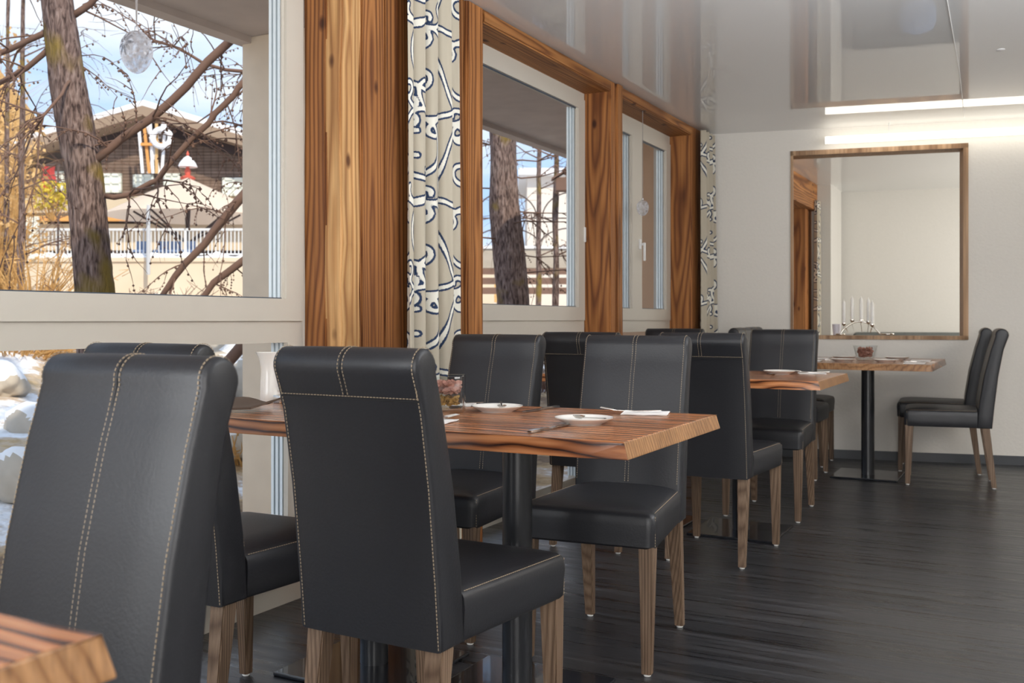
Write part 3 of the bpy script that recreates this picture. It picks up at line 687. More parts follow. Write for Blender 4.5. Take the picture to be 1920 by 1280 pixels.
# square vase
def square_vase(x, y, s, h, rz, label, flabel):
    t = thing('glass_vase', label, 'vase', (x, y, TZ), rz)
    b = B(); w = .006
    def sq(r, z, k=.008):
        pts = []
        for cx, cy, a0 in ((r-k, r-k, 0), (-(r-k), r-k, 90), (-(r-k), -(r-k), 180), (r-k, -(r-k), 270)):
            for q in range(4): a = math.radians(a0+q*30); pts.append(Vector((cx+k*math.cos(a), cy+k*math.sin(a), z)))
        return pts
    loft(b, [sq(s/2-.002, 0), sq(s/2, .003), sq(s/2, h-.002), sq(s/2-.002, h), sq(s/2-w, h-.001, .004), sq(s/2-w, .014, .004)]); obj('vase_body', b, 'vase_glass', t, True)
    r2 = random.Random(5); b = B()
    lim = s/2-w-.012
    def petals(b, n, z0, z1, sz):
        for _ in range(n):
            c = Vector((r2.uniform(-lim, lim), r2.uniform(-lim, lim), r2.uniform(z0, z1))); rot = Matrix.Rotation(r2.uniform(0, 6.3), 3, 'Z') @ Matrix.Rotation(r2.uniform(-1.3, 1.3), 3, 'X') @ Matrix.Rotation(r2.uniform(-1, 1), 3, 'Y')
            q = sz*r2.uniform(.7, 1.2); vs = [Vector((-q, 0, .1*q)), Vector((-.4*q, -.7*q, -.05*q)), Vector((.6*q, -.6*q, .1*q)), Vector((q, .1*q, .3*q)), Vector((.4*q, .8*q, 0)), Vector((-.5*q, .6*q, .2*q))]
            cc = b.verts.new(c+rot @ Vector((0, 0, -.25*q))); vv = [b.verts.new(c+rot @ v) for v in vs]
            for i in range(6): b.faces.new((cc, vv[i], vv[(i+1) % 6]))
    petals(b, 330, .058, h-.020, .011); f = obj('dried_hydrangea', b, 'petal', None); f.location = (x, y, TZ); f.rotation_euler = (0, 0, rz); f['kind'] = 'stuff'; tag(f, flabel, 'dried flowers')
    b = B(); petals(b, 200, .022, .044, .007); f = obj('golden_moss', b, 'moss', None); f.location = (x, y, TZ); f.rotation_euler = (0, 0, rz); f['kind'] = 'stuff'; tag(f, 'golden dried moss in the bottom of the glass holding '+('the foreground flowers' if y < 4 else 'the far flowers'), 'moss')
square_vase(-1.541, 2.508, .115, .108, math.radians(25), 'square clear glass vase of dried petals on the set table', 'dried dusty pink hydrangea petals inside the square vase')
# table 3 ware
plate(-1.13, 5.03, 'white saucer alone near the corner of the second table', .08)
napkin(-.99, 5.12, .3, 'white napkin beside the lone saucer on the second table')
fork(-.995, 5.12, math.radians(190), 'fork on the napkin beside the lone saucer')
spoon(-1.09, 4.82, math.radians(140), 'teaspoon lying on bare wood in front of the lone saucer', TZ+.001)
# table 4 ware
plate(-1.10, 6.72, 'white saucer on the far table, left of the two in front of the flower bowl', .08)
plate(-.84, 6.74, 'white saucer on the far table, right of the two in front of the flower bowl', .08)
plate(-1.17, 7.18, 'white saucer behind the glass flower bowl, to its left', .08)
plate(-.83, 7.22, 'white saucer behind the glass flower bowl, to its right', .08)
for x, y, rz, l in ((-1.30, 6.72, .1, 'white napkin at the front left of the far table'), (-1.32, 7.12, .1, 'white napkin at the back left of the far table'), (-.66, 6.62, .05, 'white napkin at the front right corner of the far table'), (-.665, 7.05, .05, 'white napkin at the back right of the far table')):
    napkin(x, y, rz, l, 'napkin_white', .12, .20)
for x, y, l in ((-.655, 6.84, 'table knife between the two right hand napkins of the far table'), (-1.31, 6.92, 'table knife between the two left hand napkins of the far table')): knife(x, y, .05, l)
t = thing('glass_bowl_vase', 'round clear glass bowl with dried flowers on the far table', 'vase', (-1.0, 6.97, TZ))
b = B(); lathe(b, [(.05, 0), (.055, .004), (.066, .05), (.078, .098), (.080, .10), (.076, .1), (.062, .05), (.050, .014), (.0001, .012)], 36); obj('vase_body', b, 'vase_glass', t, True)
b = B(); r2 = random.Random(9)
for _ in range(300):
    a = r2.uniform(0, 2*PI); rr = .046*math.sqrt(r2.random()); c = Vector((rr*math.cos(a), rr*math.sin(a), r2.uniform(.026, .085))); q = .009*r2.uniform(.7, 1.2); rot = Matrix.Rotation(r2.uniform(0, 6.3), 3, 'Z') @ Matrix.Rotation(r2.uniform(-1.4, 1.4), 3, 'X')
    cc = b.verts.new(c+rot @ Vector((0, 0, -.3*q))); vv = [b.verts.new(c+rot @ Vector((q*math.cos(k*PI/2.5), q*math.sin(k*PI/2.5), 0))) for k in range(5)]
    for i in range(5): b.faces.new((cc, vv[i], vv[(i+1) % 5]))
f = obj('dried_hydrangea', b, 'petal', None); f.location = (-1.0, 6.97, TZ); f['kind'] = 'stuff'; tag(f, 'dried pink petals inside the round bowl on the far table', 'dried flowers')

# candelabrum and lantern on the sill of the opening
def sill(s, d, z=0): return P0+tv*s+nv*d+Vector((0, 0, ZB+F*.8+z))
t = thing('candelabrum', 'curved silver candleholder with five white candles on the opening sill', 'candleholder', sill(.86, .06), SK)
b = B(); pts = []
for i in range(50):
    f = i/49; x = -.17+.36*f; z = .006+.095*math.sin(PI*min(1, f/.78))**.75 if f < .78 else .010+.0*f
    pts.append((x, -.03+.05*math.sin(f*PI), z+.004))
tube(b, pts, .006, 10)
tube(b, [(.16+.045*math.cos(a), -.02+.05*math.sin(a), .012) for a in np.linspace(-PI, PI, 30)], .006, 10)
tube(b, [(-.17+.03*math.cos(a), -.02+.04*math.sin(a), .009) for a in np.linspace(-PI, PI, 24)], .006, 10)
obj('arm', b, 'silver', t, True)
for x, y, z in ((-.145, -.03, .082), (-.085, .01, .108), (-.02, .03, .106), (.03, .0, .096), (.055, -.04, .074)):
    b = B(); lathe(b, [(.003, -.03), (.004, -.012), (.013, -.004), (.016, .006), (.015, .012), (.009, .012)], 16, (x, y, z))
    tube(b, [(x, y, z-.026), (x*.9, y*.5, .055), (x*.8, 0, .022)], .003, 8); h = obj('candle_cup', b, 'silver', t, True)
    b = B(); lathe(b, [(.0125, .008), (.0135, .012), (.0130, .155), (.010, .168), (.002, .182), (.0012, .19)], 16, (x, y, z)); obj('candle', b, 'wax', t, True, label='plain white taper candle')
b = B(); lathe(b, [(.022, 0), (.026, .003), (.030, .04), (.033, .085), (.030, .085), (.024, .01), (.0001, .008)], 24); o = obj('tealight_cup', b, 'glow_pearl', None, True); o.location = sill(.665, .135); tag(o, 'pale tealight cup on the sill left of the candles', 'candle cup')

# lamps ---------------------------------------------------------------------
t = thing('tube_lamp', 'long glowing tube lamp under the ceiling above the wood framed opening', 'lamp')
c0 = P0+tv*.572-nv*.11+Vector((0, 0, 2.371)); b = B(); tube(b, [c0+tv*.004, c0+tv*2.6], .026, 20); obj('diffuser', b, 'lamp_glow', t, True)
b = B(); tube(b, [c0, c0+tv*.006], .0265, 20); tube(b, [c0+tv*2.598, c0+tv*2.606], .0265, 20); obj('end_cap', b, 'white_metal', t, True)
b = B()
for s in (.45, 2.1): tube(b, [c0+tv*s+Vector((0, 0, .026)), c0+tv*s+Vector((0, 0, CEIL-2.371-.002))], .003, 8)
obj('bracket', b, 'white_metal', t)
b = B(); a1 = P(1808, 222, 1867*1.43/(HOR-222)); a1.z = CEIL-.003; a2 = P(1775, 0, 1867*1.43/HOR); a2.z = CEIL-.003; d = a2-a1
tube(b, [a1, a1+d*.5+Vector((.01, 0, 0)), a2, a1+d*1.9], .0022, 6); tag(obj('lamp_cable', b, 'white_metal', None, True), 'thin pale cable running along the ceiling to the tube lamp', 'cable')
b = B(); q = P(1876, 93, 1867*1.44/(HOR-93)); lathe(b, [(.016, -.006), (.022, -.003), (.022, 0)], 20, (q.x, q.y, CEIL)); tag(obj('ceiling_sensor', b, 'white_metal', None, True), 'tiny round fitting on the ceiling at the upper right', 'sensor')
t = thing('tube_lamp', 'added tube lamp lighting the room beyond the opening', 'lamp', (0.6, 9.4, CEIL-.03))  # unseen lamp, added to light the second room
b = B(); tube(b, [(-.6, 0, 0), (.6, 0, 0)], .022, 14); obj('diffuser', b, 'lamp_glow', t, True)
b = B(); box(b, -.62, .62, -.02, .02, .018, .03); obj('housing', b, 'white_metal', t)

# ornaments -----------------------------------------------------------------
def ornament(loc, r, h, top, label, leaves=True, rr=.004):
    t = thing('glass_ornament', label, 'ornament', loc)
    b = B(); pr = [(math.sin(a)*r*(1+.10*math.cos(a)), math.cos(a)*h) for a in np.linspace(PI, .0, 22)]
    lathe(b, pr, 32); obj('glass_egg', b, 'ornament_glass', t, True)
    b = B(); lathe(b, [(.004, h-.002), (.006, h+.002), (.005, h+.012), (.002, h+.015)], 12); obj('cap', b, 'ornament_silver', t, True)
    b = B(); loft(b, [[Vector((-w, -.0008, z)), Vector((w, -.0008, z)), Vector((w, .0008, z)), Vector((-w, .0008, z))] for z, w in ((h+.012, .0012), (h+.10, rr), (top-loc[2], rr*1.1))]); obj('ribbon', b, 'ribbon', t)
    if leaves:
        b = B(); r3 = random.Random(3)
        for k in range(9):
            a0 = -1.15+.0*k; th = 2*PI*k/9
            for ln in (1,):
                cu, cv = -1.25, .30; pts = []
                for f, w in ((0.12, .0), (.45, .16), (.8, .13), (1.1, 0)):
                    for sg in (-1, 1):
                        u = cu+f*.62*math.cos(th)-sg*w*.55*math.sin(th); v = cv+f*.62*math.sin(th)+sg*w*.55*math.cos(th)
                        la = v; x = math.cos(la)*r*1.02*math.sin(u+.5); y = -math.cos(la)*r*1.02*math.cos(u+.5); pts.append(Vector((x, y, math.sin(la)*h*1.0)))
                vs = [b.verts.new(p) for p in pts]
                for i in range(0, 6, 2): b.faces.new((vs[i], vs[i+1], vs[i+3], vs[i+2]))
        bmesh.ops.solidify(b, geom=b.faces[:], thickness=.0008)
        obj('leaf_relief', b, 'ornament_silver', t, label='silver star of painted leaves').rotation_euler = (0, 0, YAW+.3)
    return t
q = P(256, 98, 2.90); ornament(q, .046, .062, CEIL-.066, 'clear glass egg with silver leaves hanging in the nearest window', rr=.005)
q = P(1205, 390, 6.56); ornament(q, .040, .052, CEIL-.066, 'clear glass ball hanging on a thread before the far double window', False, .0016)

# second room furniture -----------------------------------------------------
t = thing('upholstered_bench', 'long dark grey bench along the wall seen through the opening', 'bench', P2+tv*1.0-nv*.02, SK)
b = B(); box(b, -.1, 4.0, -.55, 0, .12, .46, .03, 3); obj('seat', b, 'bench_grey', t, True)
b = B(); box(b, -.1, 4.0, -.16, 0, .46, .90, .05, 3); obj('backrest', b, 'bench_grey', t, True)
b = B(); box(b, 0, 3.9, -.48, -.05, 0, .12); obj('plinth', b, 'column_black', t)
for s, l in ((.55, 'blue cushion at the left of the bench beyond the opening'), (2.3, 'blue cushion at the right of the bench beyond the opening')):
    b = B(); rings = []
    for z, k in ((.0, .02), (.02, .15), (.1, .19), (.25, .19), (.34, .15), (.38, .03)): rings.append([Vector((k*math.cos(a)*1.0, .05*math.sin(a)*(k/.19), z)) for a in np.linspace(0, 2*PI, 20, endpoint=False)])
    loft(b, rings); o = obj('cushion', b, 'cushion_blue', None, True); o.location = P2+tv*(1+s)-nv*.29+Vector((0, 0, .462)); o.rotation_euler = (.0, 0, SK); tag(o, l, 'cushion', 'blue cushions on the bench')
t = thing('side_table', 'pale wooden table in the room beyond the opening', 'table', (-.75, 9.9, 0), SK)
b = B(); box(b, -.55, .55, -.35, .35, .71, .75, .006); obj('tabletop', b, 'frame_wood', t)
for sx in (-1, 1):
    for sy in (-1, 1): b = B(); box(b, sx*.48-.025, sx*.48+.025, sy*.28-.025, sy*.28+.025, 0, .71, .003); obj('leg', b, 'frame_wood', t)

# ------------------------------------------------------------------ outside
XO = -4.17
b = B(); box(b, XO, -2.62, -6, 14, 2.70, 2.92); box(b, XO, XO+.10, -6, 14, 2.66, 2.70); struct('balcony_slab', b, 'concrete_soffit')
b = B(); box(b, XO+.03, -3.55, 4.46, 4.9, -.4, 2.70, .008, 2); struct('concrete_column', b, 'concrete_light')
b = B(); box(b, -2.62, -2.50, -3.1, 14, 2.6, 2.9); box(b, -2.62, -2.521, -3.1, 14, -.4, 0); struct('outer_sill', b, 'concrete')
b = B(); box(b, -2.62, 3.6, -3.1, 14, 2.61, 2.75); struct('roof_slab', b, 'concrete')
b = B(); box(b, -3.30, -2.63, 7.78, 7.95, -.4, 2.69); struct('outer_side_wall', b, 'outer_stucco')
def hz(x, y):
    d = -x-4.4
    if d < 0: z = -.12
    elif d < 6: z = -.12+d*.16
    elif d < 22: z = .84+(d-6)*.075
    else: z = 2.04+(d-22)*.03
    z += .10*math.sin(x*1.7+y*.9)*min(1, max(0, d)/3)+.07*math.sin(x*3.1-y*2.3)*min(1, max(0, d)/3)
    return z
b = B(); n1, n2 = 110, 110; G = []
for j in range(n2+1):
    y = -30+130*j/n2; row = []
    for i in range(n1+1):
        x = -2.63-(i/n1)**1.8*75; row.append(b.verts.new((x, y, hz(x, y))))
    G.append(row)
for j in range(n2):
    for i in range(n1): b.faces.new((G[j][i], G[j][i+1], G[j+1][i+1], G[j+1][i]))
struct('ground', b, 'winter_ground', None, 'all')
# hill
b = B(); n1, n2 = 40, 16; G = []; hr = random.Random(2)
for j in range(n2+1):
    row = []
    for i in range(n1+1):
        px = -700+1800*i/n1
        top = 1.04+ (599-(60+ (max(0, px+60)*1.30 if px < 260 else 416)))*90/FPX
        f = j/n2; p = P(px, 599, 70+40*f); z = -3+(top+3)*math.sin(f*PI/2)*1.17+hr.uniform(-.5, .5)
        row.append(b.verts.new((p.x, p.y, max(z, -3))))
    G.append(row)
for j in range(n2):
    for i in range(n1): b.faces.new((G[j][i], G[j][i+1], G[j+1][i+1], G[j+1][i]))
struct('hill', b, 'straw', None, 'all')

# trees
rt = random.Random(11)
def wobble(a, c, n, amp, r):
    pts = []
    for i in range(n+1):
        f = i/n; p = a.lerp(c, f); k = math.sin(f*PI)*amp
        pts.append(p+Vector((r.uniform(-k, k), r.uniform(-k, k), r.uniform(-k, k))))
    return pts
def twig(bm, p, d, ln, r, rad, depth=1, droop=.25):
    pts = [p.copy()]; n = 6; cur = p.copy(); dd = d.normalized()
    for i in range(n):
        dd = (dd+Vector((r.uniform(-.25, .25), r.uniform(-.25, .25), r.uniform(-.25, .2)-droop*.3))).normalized(); cur = cur+dd*ln/n; pts.append(cur.copy())
        if depth and r.random() < .75: twig(bm, cur, dd+Vector((r.uniform(-1, 1), r.uniform(-1, 1), r.uniform(-.9, .5))), ln*r.uniform(.3, .55), r, rad*.55, depth-1, droop)
        if r.random() < .45:
            s = rad*1.6+.003; q = cur+Vector((0, 0, -s)); lathe(bm, [(.001, -s), (s, 0), (.001, s)], 5, q)
    tube(bm, pts, [rad*(1-.75*i/n) for i in range(n+1)], 5, False)
def branch(par, pts, r0, r1, tw, seed, tl=.7, depth=1):
    r = random.Random(seed); bm = B(); P3 = []
    for a, c in zip(pts, pts[1:]):
        k = max(2, int((c-a).length/.25))
        for i in range(k): P3.append(a.lerp(c, i/k)+Vector((r.uniform(-.02, .02),)*3))
    P3.append(pts[-1]); n = len(P3); tube(bm, P3, [r0+(r1-r0)*i/(n-1) for i in range(n)], 8)
    for _ in range(tw):
        i = r.randrange(1, n); t_ = (P3[i]-P3[i-1]).normalized()
        twig(bm, P3[i], t_*.6+Vector((r.uniform(-1, 1), r.uniform(-1, 1), r.uniform(-.8, .8))), tl*r.uniform(.5, 1.2), r, .007, depth)
    return obj('branch', bm, 'twig', par, 'all')
def trunk(par, pts, rads, seed):
    bm = B(); r = random.Random(seed); P3 = []; R3 = []
    for (a, ra), (c, rc) in zip(zip(pts, rads), zip(pts[1:], rads[1:])):
        for i in range(14): P3.append(a.lerp(c, i/14)); R3.append(ra+(rc-ra)*i/14)
    P3.append(pts[-1]); R3.append(rads[-1]); tube(bm, P3, R3, 36)
    for v in bm.verts:
        v.co += Vector((math.sin(v.co.z*5+v.co.y*25+seed), math.sin(v.co.z*4+v.co.x*27), 0))*.008+Vector((r.uniform(-1, 1), r.uniform(-1, 1), 0))*.003
    o = obj('trunk', bm, 'bark', par, 'all'); return o
def gz(px, Z): p = P(px, 599, Z); return Vector((p.x, p.y, hz(p.x, p.y)-.25))
def bark_mat():
    m = M['bark']; t = m.node_tree; L = t.links.new; b_ = t.nodes['Principled BSDF']
    tc = t.nodes.new('ShaderNodeTexCoord'); mp = t.nodes.new('ShaderNodeMapping'); mp.inputs['Scale'].default_value = (1, 1, .22); L(tc.outputs['Object'], mp.inputs[0])
    v = t.nodes.new('ShaderNodeTexNoise'); v.inputs['Scale'].default_value = 55; v.inputs['Detail'].default_value = 6; v.inputs['Distortion'].default_value = .5; L(mp.outputs[0], v.inputs['Vector'])
    r = ramp(t, [(.36, (.06, .04, .037)), (.52, (.20, .14, .125)), (.68, (.31, .235, .215))]); L(v.outputs['Fac'], r.inputs[0])
    n = t.nodes.new('ShaderNodeTexNoise'); n.inputs['Scale'].default_value = 2.9; L(tc.outputs['Object'], n.inputs['Vector'])
    r2 = ramp(t, [(.56, (0, 0, 0)), (.68, (1, 1, 1))]); L(n.outputs['Fac'], r2.inputs[0])
    mx = t.nodes.new('ShaderNodeMix'); mx.data_type = 'RGBA'; L(r2.outputs[0], mx.inputs[0]); L(r.outputs[0], mx.inputs[6]); mx.inputs[7].default_value = (.24, .17, .045, 1)
    L(mx.outputs[2], b_.inputs['Base Color'])
    bp = t.nodes.new('ShaderNodeBump'); bp.inputs['Strength'].default_value = .9; bp.inputs['Distance'].default_value = .03; L(v.outputs['Fac'], bp.inputs['Height']); L(bp.outputs[0], b_.inputs['Normal'])
bark_mat()
Z1 = 6.6
t = thing('larch_tree', 'rough barked leaning larch trunk close outside the nearest window', 'tree')
trunk(t, [gz(196, Z1), P(180, 548, Z1), P(158, 330, Z1), P(130, 170, Z1), P(108, 0, Z1), P(92, -200, Z1)], [.14, .121, .118, .112, .105, .095], 1)
q = lambda x, y, z=Z1: P(x, y, z)
branch(t, [q(180, 300), q(225, 262), q(290, 218), q(345, 165), q(390, 115), q(440, 72), q(490, 20, 6.3)], .028, .030, 10, 21)
branch(t, [q(190, 372), q(250, 360), q(300, 335), q(340, 280), q(385, 235), q(430, 185), q(470, 140)], .018, .022, 12, 22)
branch(t, [q(90, 60), q(50, 78), q(0, 100), q(-60, 130)], .022, .016, 10, 23, .8)
branch(t, [q(95, 85), q(55, 125), q(0, 155), q(-60, 180)], .020, .014, 10, 24, .8)
branch(t, [q(130, 34), q(165, 10), q(200, -20), q(260, -60)], .024, .018, 5, 25)
branch(t, [q(100, -20), q(50, -30), q(0, -20), q(-50, 10)], .018, .01, 14, 26, 1.0)
branch(t, [q(140, 140), q(110, 180, 6.3), q(60, 250, 6.1)], .012, .008, 6, 29, .8)
t = thing('larch_tree', 'bare slanting branches reaching from behind the concrete column', 'tree')
q2 = lambda x, y, z=8.5: P(x, y, z)
trunk(t, [gz(600, 8.5), q2(600, 400), q2(620, 0), q2(630, -300)], [.16, .15, .13, .11], 2)
branch(t, [q2(600, 180), q2(470, 350), q2(430, 400), q2(380, 460), q2(325, 520), q2(300, 560)], .05, .022, 12, 31, .7)
branch(t, [q2(600, 380), q2(470, 478), q2(400, 530), q2(370, 570)], .04, .025, 6, 32, .6)
branch(t, [q2(610, 120), q2(470, 138), q2(380, 120), q2(320, 90), q2(270, 60)], .02, .008, 16, 33, .8)
branch(t, [q2(610, 20), q2(470, 160), q2(370, 230)], .016, .006, 10, 34, .7)
branch(t, [q2(600, 330), q2(460, 640), q2(425, 680), q2(400, 720)], .05, .05, 3, 35, .5)
t = thing('larch_tree', 'grey larch trunk seen through the middle window', 'tree')
Z2 = 10.8
trunk(t, [gz(975, Z2), P(962, 560, Z2), P(945, 380, Z2), P(942, 230, Z2), P(945, 0, Z2)], [.20, .18, .158, .14, .11], 3)
for k in range(9):
    y0 = 270+k*30; s = 1 if k % 3 else -1
    branch(t, [P(950, y0, Z2), P(950+s*60, y0+rt.uniform(-10, 10), Z2+rt.uniform(-.5, .6)), P(950+s*150, y0+rt.uniform(-30, 30), Z2+rt.uniform(-.4, 1))], .010, .004, 5, 50+k, .7)
for px, Z, lab, s in ((1010, 17, 'thin bare sapling behind the iron arches, left of the birdhouse', 70), (1042, 14, 'thin bare sapling right beside the birdhouse', 71), (40, 13, 'bare twiggy tree at the left edge of the nearest window', 72), (12, 16, 'bare tree beyond the left edge of the view', 73)):
    t = thing('bare_tree', lab, 'tree')
    trunk(t, [gz(px, Z), P(px, 400, Z), P(px+4, -60, Z)], [.05, .04, .02], s)
    for k in range(7):
        y0 = 480-k*62; sg = -1 if k % 2 else 1
        branch(t, [P(px, y0, Z), P(px+sg*45, y0-20, Z), P(px+sg*110, y0-25+rt.uniform(-20, 20), Z+rt.uniform(-1, 1))], .012, .004, 5, s*10+k, 1.0)
# golden bushes: heaps of straw twigs and leaves, each one bush
def bush(px, Z, w, h, label, m, seed, n=90, leaf=None, base=None):
    r = random.Random(seed); c = gz(px, Z) if base is None else base; bm = B()
    for _ in range(n):
        a = r.uniform(0, 2*PI); d = Vector((math.cos(a)*r.uniform(.1, 1)*w, math.sin(a)*r.uniform(.1, 1)*w, h*r.uniform(.5, 1.1)))
        s = c+Vector((d.x*.2, d.y*.2, 0)); mid = s+d*.55+Vector((0, 0, h*.1)); e = s+d+Vector((r.uniform(-.1, .1), r.uniform(-.1, .1), -h*.1*r.random()))
        tube(bm, [s, mid, e], [.012, .008, .003], 4, False)
        for _k in range(6):
            p = s.lerp(e, r.uniform(.3, 1)); g_ = Vector((r.uniform(-1, 1), r.uniform(-1, 1), r.uniform(-.3, 1)))*h*.16; tube(bm, [p, p+g_], [.005, .002], 3, False)
    t = thing('bush', label, 'bush'); obj('stem', bm, m, t)
    if leaf:
        bm = B()
        for _ in range(leaf[1]):
            a = r.uniform(0, 2*PI); f = math.sqrt(r.random()); p = c+Vector((math.cos(a)*w*f, math.sin(a)*w*f, h*r.uniform(.35, 1.1))); sz = leaf[2]*r.uniform(.5, 1.3)
            u = Vector((r.uniform(-1, 1), r.uniform(-1, 1), r.uniform(-1, 1))).normalized()*sz; v = u.orthogonal().normalized()*sz*.6
            bm.faces.new([bm.verts.new(p-u), bm.verts.new(p+v), bm.verts.new(p+u), bm.verts.new(p-v)])
        lf = obj('foliage', bm, leaf[0], t)
bush(-25, 16, .9, 2.9, 'tall golden bush at the far left of the terrace wall', 'straw', 1, 60, ('birch_leaf', 500, .05))
bush(5, 19, .7, 3.6, 'golden leafed birch left of the chalet', 'straw', 2, 50, ('birch_leaf', 450, .06))
bush(2, 22.5, .6, 5.6, 'tallest golden birch at the left window edge', 'straw', 3, 60, ('birch_leaf', 600, .06))
bush(60, 12, 1.0, 1.3, 'tan twiggy bush just left of the leaning larch', 'straw', 4, 90)
bush(250, 12.5, 1.1, 1.05, 'reddish brown twigs right of the leaning larch, below the terrace wall', 'twig', 5, 110)
bush(400, 11.5, 1.1, 1.1, 'reddish brown twigs beside the concrete column, below the terrace wall', 'twig', 6, 110)
bush(20, 10.5, 1.0, .55, 'dry yellow grass tuft low in the left window', 'straw', 8, 260)
bush(462, 7.3, .35, .5, 'dry yellow grass tuft beside the foot of the concrete column', 'straw', 12, 160)
bush(1000, 13, .9, .8, 'brown twigs below the slatted fence in the middle window', 'twig', 13, 90)
bush(95, 22, .35, .8, 'small bright yellow shrub at the end of the railing', 'straw', 7, 14, ('yellow_leaf', 260, .06), P(95, 415, 22))
# rocks with snow, low left
for k, (px, Z, s, l) in enumerate(((35, 5.8, .22, 'snowy boulder low in the left window, largest'), (60, 7.6, .20, 'snowy boulder behind the foreground chair, small'), (-15, 8.6, .24, 'snowy boulder cut by the left picture edge'), (445, 7.4, .33, 'pale rock between the window chair and the concrete column'), (470, 9.5, .5, 'pale rock farther out beside the concrete column'))):
    bm = B(); bmesh.ops.create_icosphere(bm, subdivisions=4, radius=s); r = random.Random(k); c = gz(px, Z)+Vector((0, 0, .25+s*.35))
    for v in bm.verts: v.co = Vector((v.co.x*1.3, v.co.y, v.co.z*.75))*(1+.14*math.sin(v.co.x*9+k)+.12*math.sin(v.co.y*11+v.co.z*8)+.10*math.sin(v.co.x*31+v.co.z*19)*math.sin(v.co.y*27+k)+r.uniform(-.02, .02)); 
    for f in bm.faces:
        if f.calc_center_median().z > s*(.42+.3*math.sin(f.calc_center_median().x*14+k)): f.material_index = 1
    o = obj('boulder', bm, ['concrete', 'snow'], None, 'all'); o.location = c; tag(o, l, 'rock', 'snowy rocks outside')

# terrace: retaining wall, railing, lamp post, parasol
ZT_ = 26.0; k26 = ZT_/FPX
def TP(px, py, dz=0): return P(px, py, ZT_+dz)
ro = Matrix.Rotation(YAW, 4, 'Z')
def oriented(bm, x0, x1, y0, y1, z0, z1, bev=0):
    box(bm, x0, x1, y0, y1, z0, z1, bev)
fr = thing('retaining_wall', 'long cream retaining wall with snow on top below the railing', 'wall', (*TP(280, 599).xy, 0), YAW)
b = B(); box(b, -6.2, 9, 0, .35, .8, 2.62); box(b, -6.3, 9, -.05, .4, 2.55, 2.66); obj('masonry', b, 'terrace_wall', fr)
b = B(); n = 90
top = [[b.verts.new((-6.2+15.2*i/n, y, 2.66)) for i in range(n+1)] for y in (0, .33)]; up = [[b.verts.new((-6.2+15.2*i/n, .04+.25*j, 2.68+.10*abs(math.sin(i*.7)+.5*math.sin(i*1.9)))) for i in range(n+1)] for j in range(2)]
for i in range(n): b.faces.new((top[0][i], top[0][i+1], up[0][i+1], up[0][i])); b.faces.new((up[0][i], up[0][i+1], up[1][i+1], up[1][i])); b.faces.new((up[1][i], up[1][i+1], top[1][i+1], top[1][i]))
obj('snow_cap', b, 'snow', fr, label='ridge of snow')
b = B(); box(b, -6.2, 9, .35, 9.0, 2.45, 2.6); struct('terrace_floor', b, 'snow').location = (*TP(280, 599).xy, 0); bpy.data.objects['terrace_floor'].rotation_euler = (0, 0, YAW)
rl = thing('terrace_railing', 'white metal railing with thin upright bars on the retaining wall', 'railing', (*TP(280, 599, .2).xy, 0), YAW)
b = B(); box(b, -3.3, 5.2, -.03, .03, 3.38, 3.44); obj('handrail', b, 'railing_white', rl); b = B(); box(b, -3.3, 5.2, -.02, .02, 2.74, 2.78); obj('bottom_rail', b, 'railing_white', rl)
b0 = B(); box(b0, -.013, .013, -.008, .008, 2.78, 3.38); ba = obj('baluster', b0, 'railing_white', rl); ba.location.x = -3.25
for k in range(1, 84):
    c = ba.copy(); C.objects.link(c); c.parent = rl; c.location.x = -3.25+k*.1
for x in (-3.0, -1.1, .95, 3.0, 5.1):
    b = B(); box(b, x-.03, x+.03, -.03, .03, 2.62, 3.44); obj('railing_post', b, 'railing_white', rl)
b = B(); box(b, -3.08, -2.92, -.1, .05, 2.6, 3.62); box(b, -3.2, -2.85, -.12, -.05, 3.42, 3.72); o = obj('sign_post', b, 'window_paint', None); o.location = (*TP(280, 599, .0).xy, 0); o.rotation_euler = (0, 0, YAW); tag(o, 'white post with a small board at the left end of the railing', 'post')
b = B(); tube(b, [(0, 0, 2.2), (0, 0, 3.1), (0, 0, 4.0)], [.05, .05, .04], 12); o = obj('lamp_post', b, 'galvanised', None, True); o.location = (*TP(278, 599, -.3).xy, 0); tag(o, 'grey metal pole standing in front of the railing', 'pole')
pz = thing('parasol', 'huge cream square parasol open on the chalet terrace', 'parasol', (*P(352, 599, 28.5).xy, 0), YAW+math.radians(20))
b = B(); kk = 28.5/FPX; R = 2.35; zt, ze = H+(HOR-333)*kk, H+(HOR-390)*(28.5-R)/FPX
n = 8; apex = b.verts.new((0, 0, zt)); rim = []; mid = []
for k in range(n*4):
    a = 2*PI*k/(n*4); q_ = R*(1-.05*abs(math.sin(a*n/2))); rim.append(b.verts.new((q_*math.cos(a), q_*math.sin(a), ze))); mid.append(b.verts.new((q_*.45*math.cos(a), q_*.45*math.sin(a), zt-(zt-ze)*.40)))
m_ = n*4
for k in range(m_): b.faces.new((apex, mid[k], mid[(k+1) % m_])); b.faces.new((mid[k], rim[k], rim[(k+1) % m_], mid[(k+1) % m_]))
bmesh.ops.solidify(b, geom=b.faces[:], thickness=.03); obj('canopy', b, 'canvas', pz)
b = B(); tube(b, [(0, 0, 2.6), (0, 0, zt-.05)], .05, 10); obj('pole', b, 'chalet_dark', pz)
for k in range(8):
    b = B(); a = 2*PI*k/8; tube(b, [(0, 0, ze-.75), (R*.62*math.cos(a), R*.62*math.sin(a), ze+.12)], .03, 6); obj('strut', b, 'chalet_dark', pz)
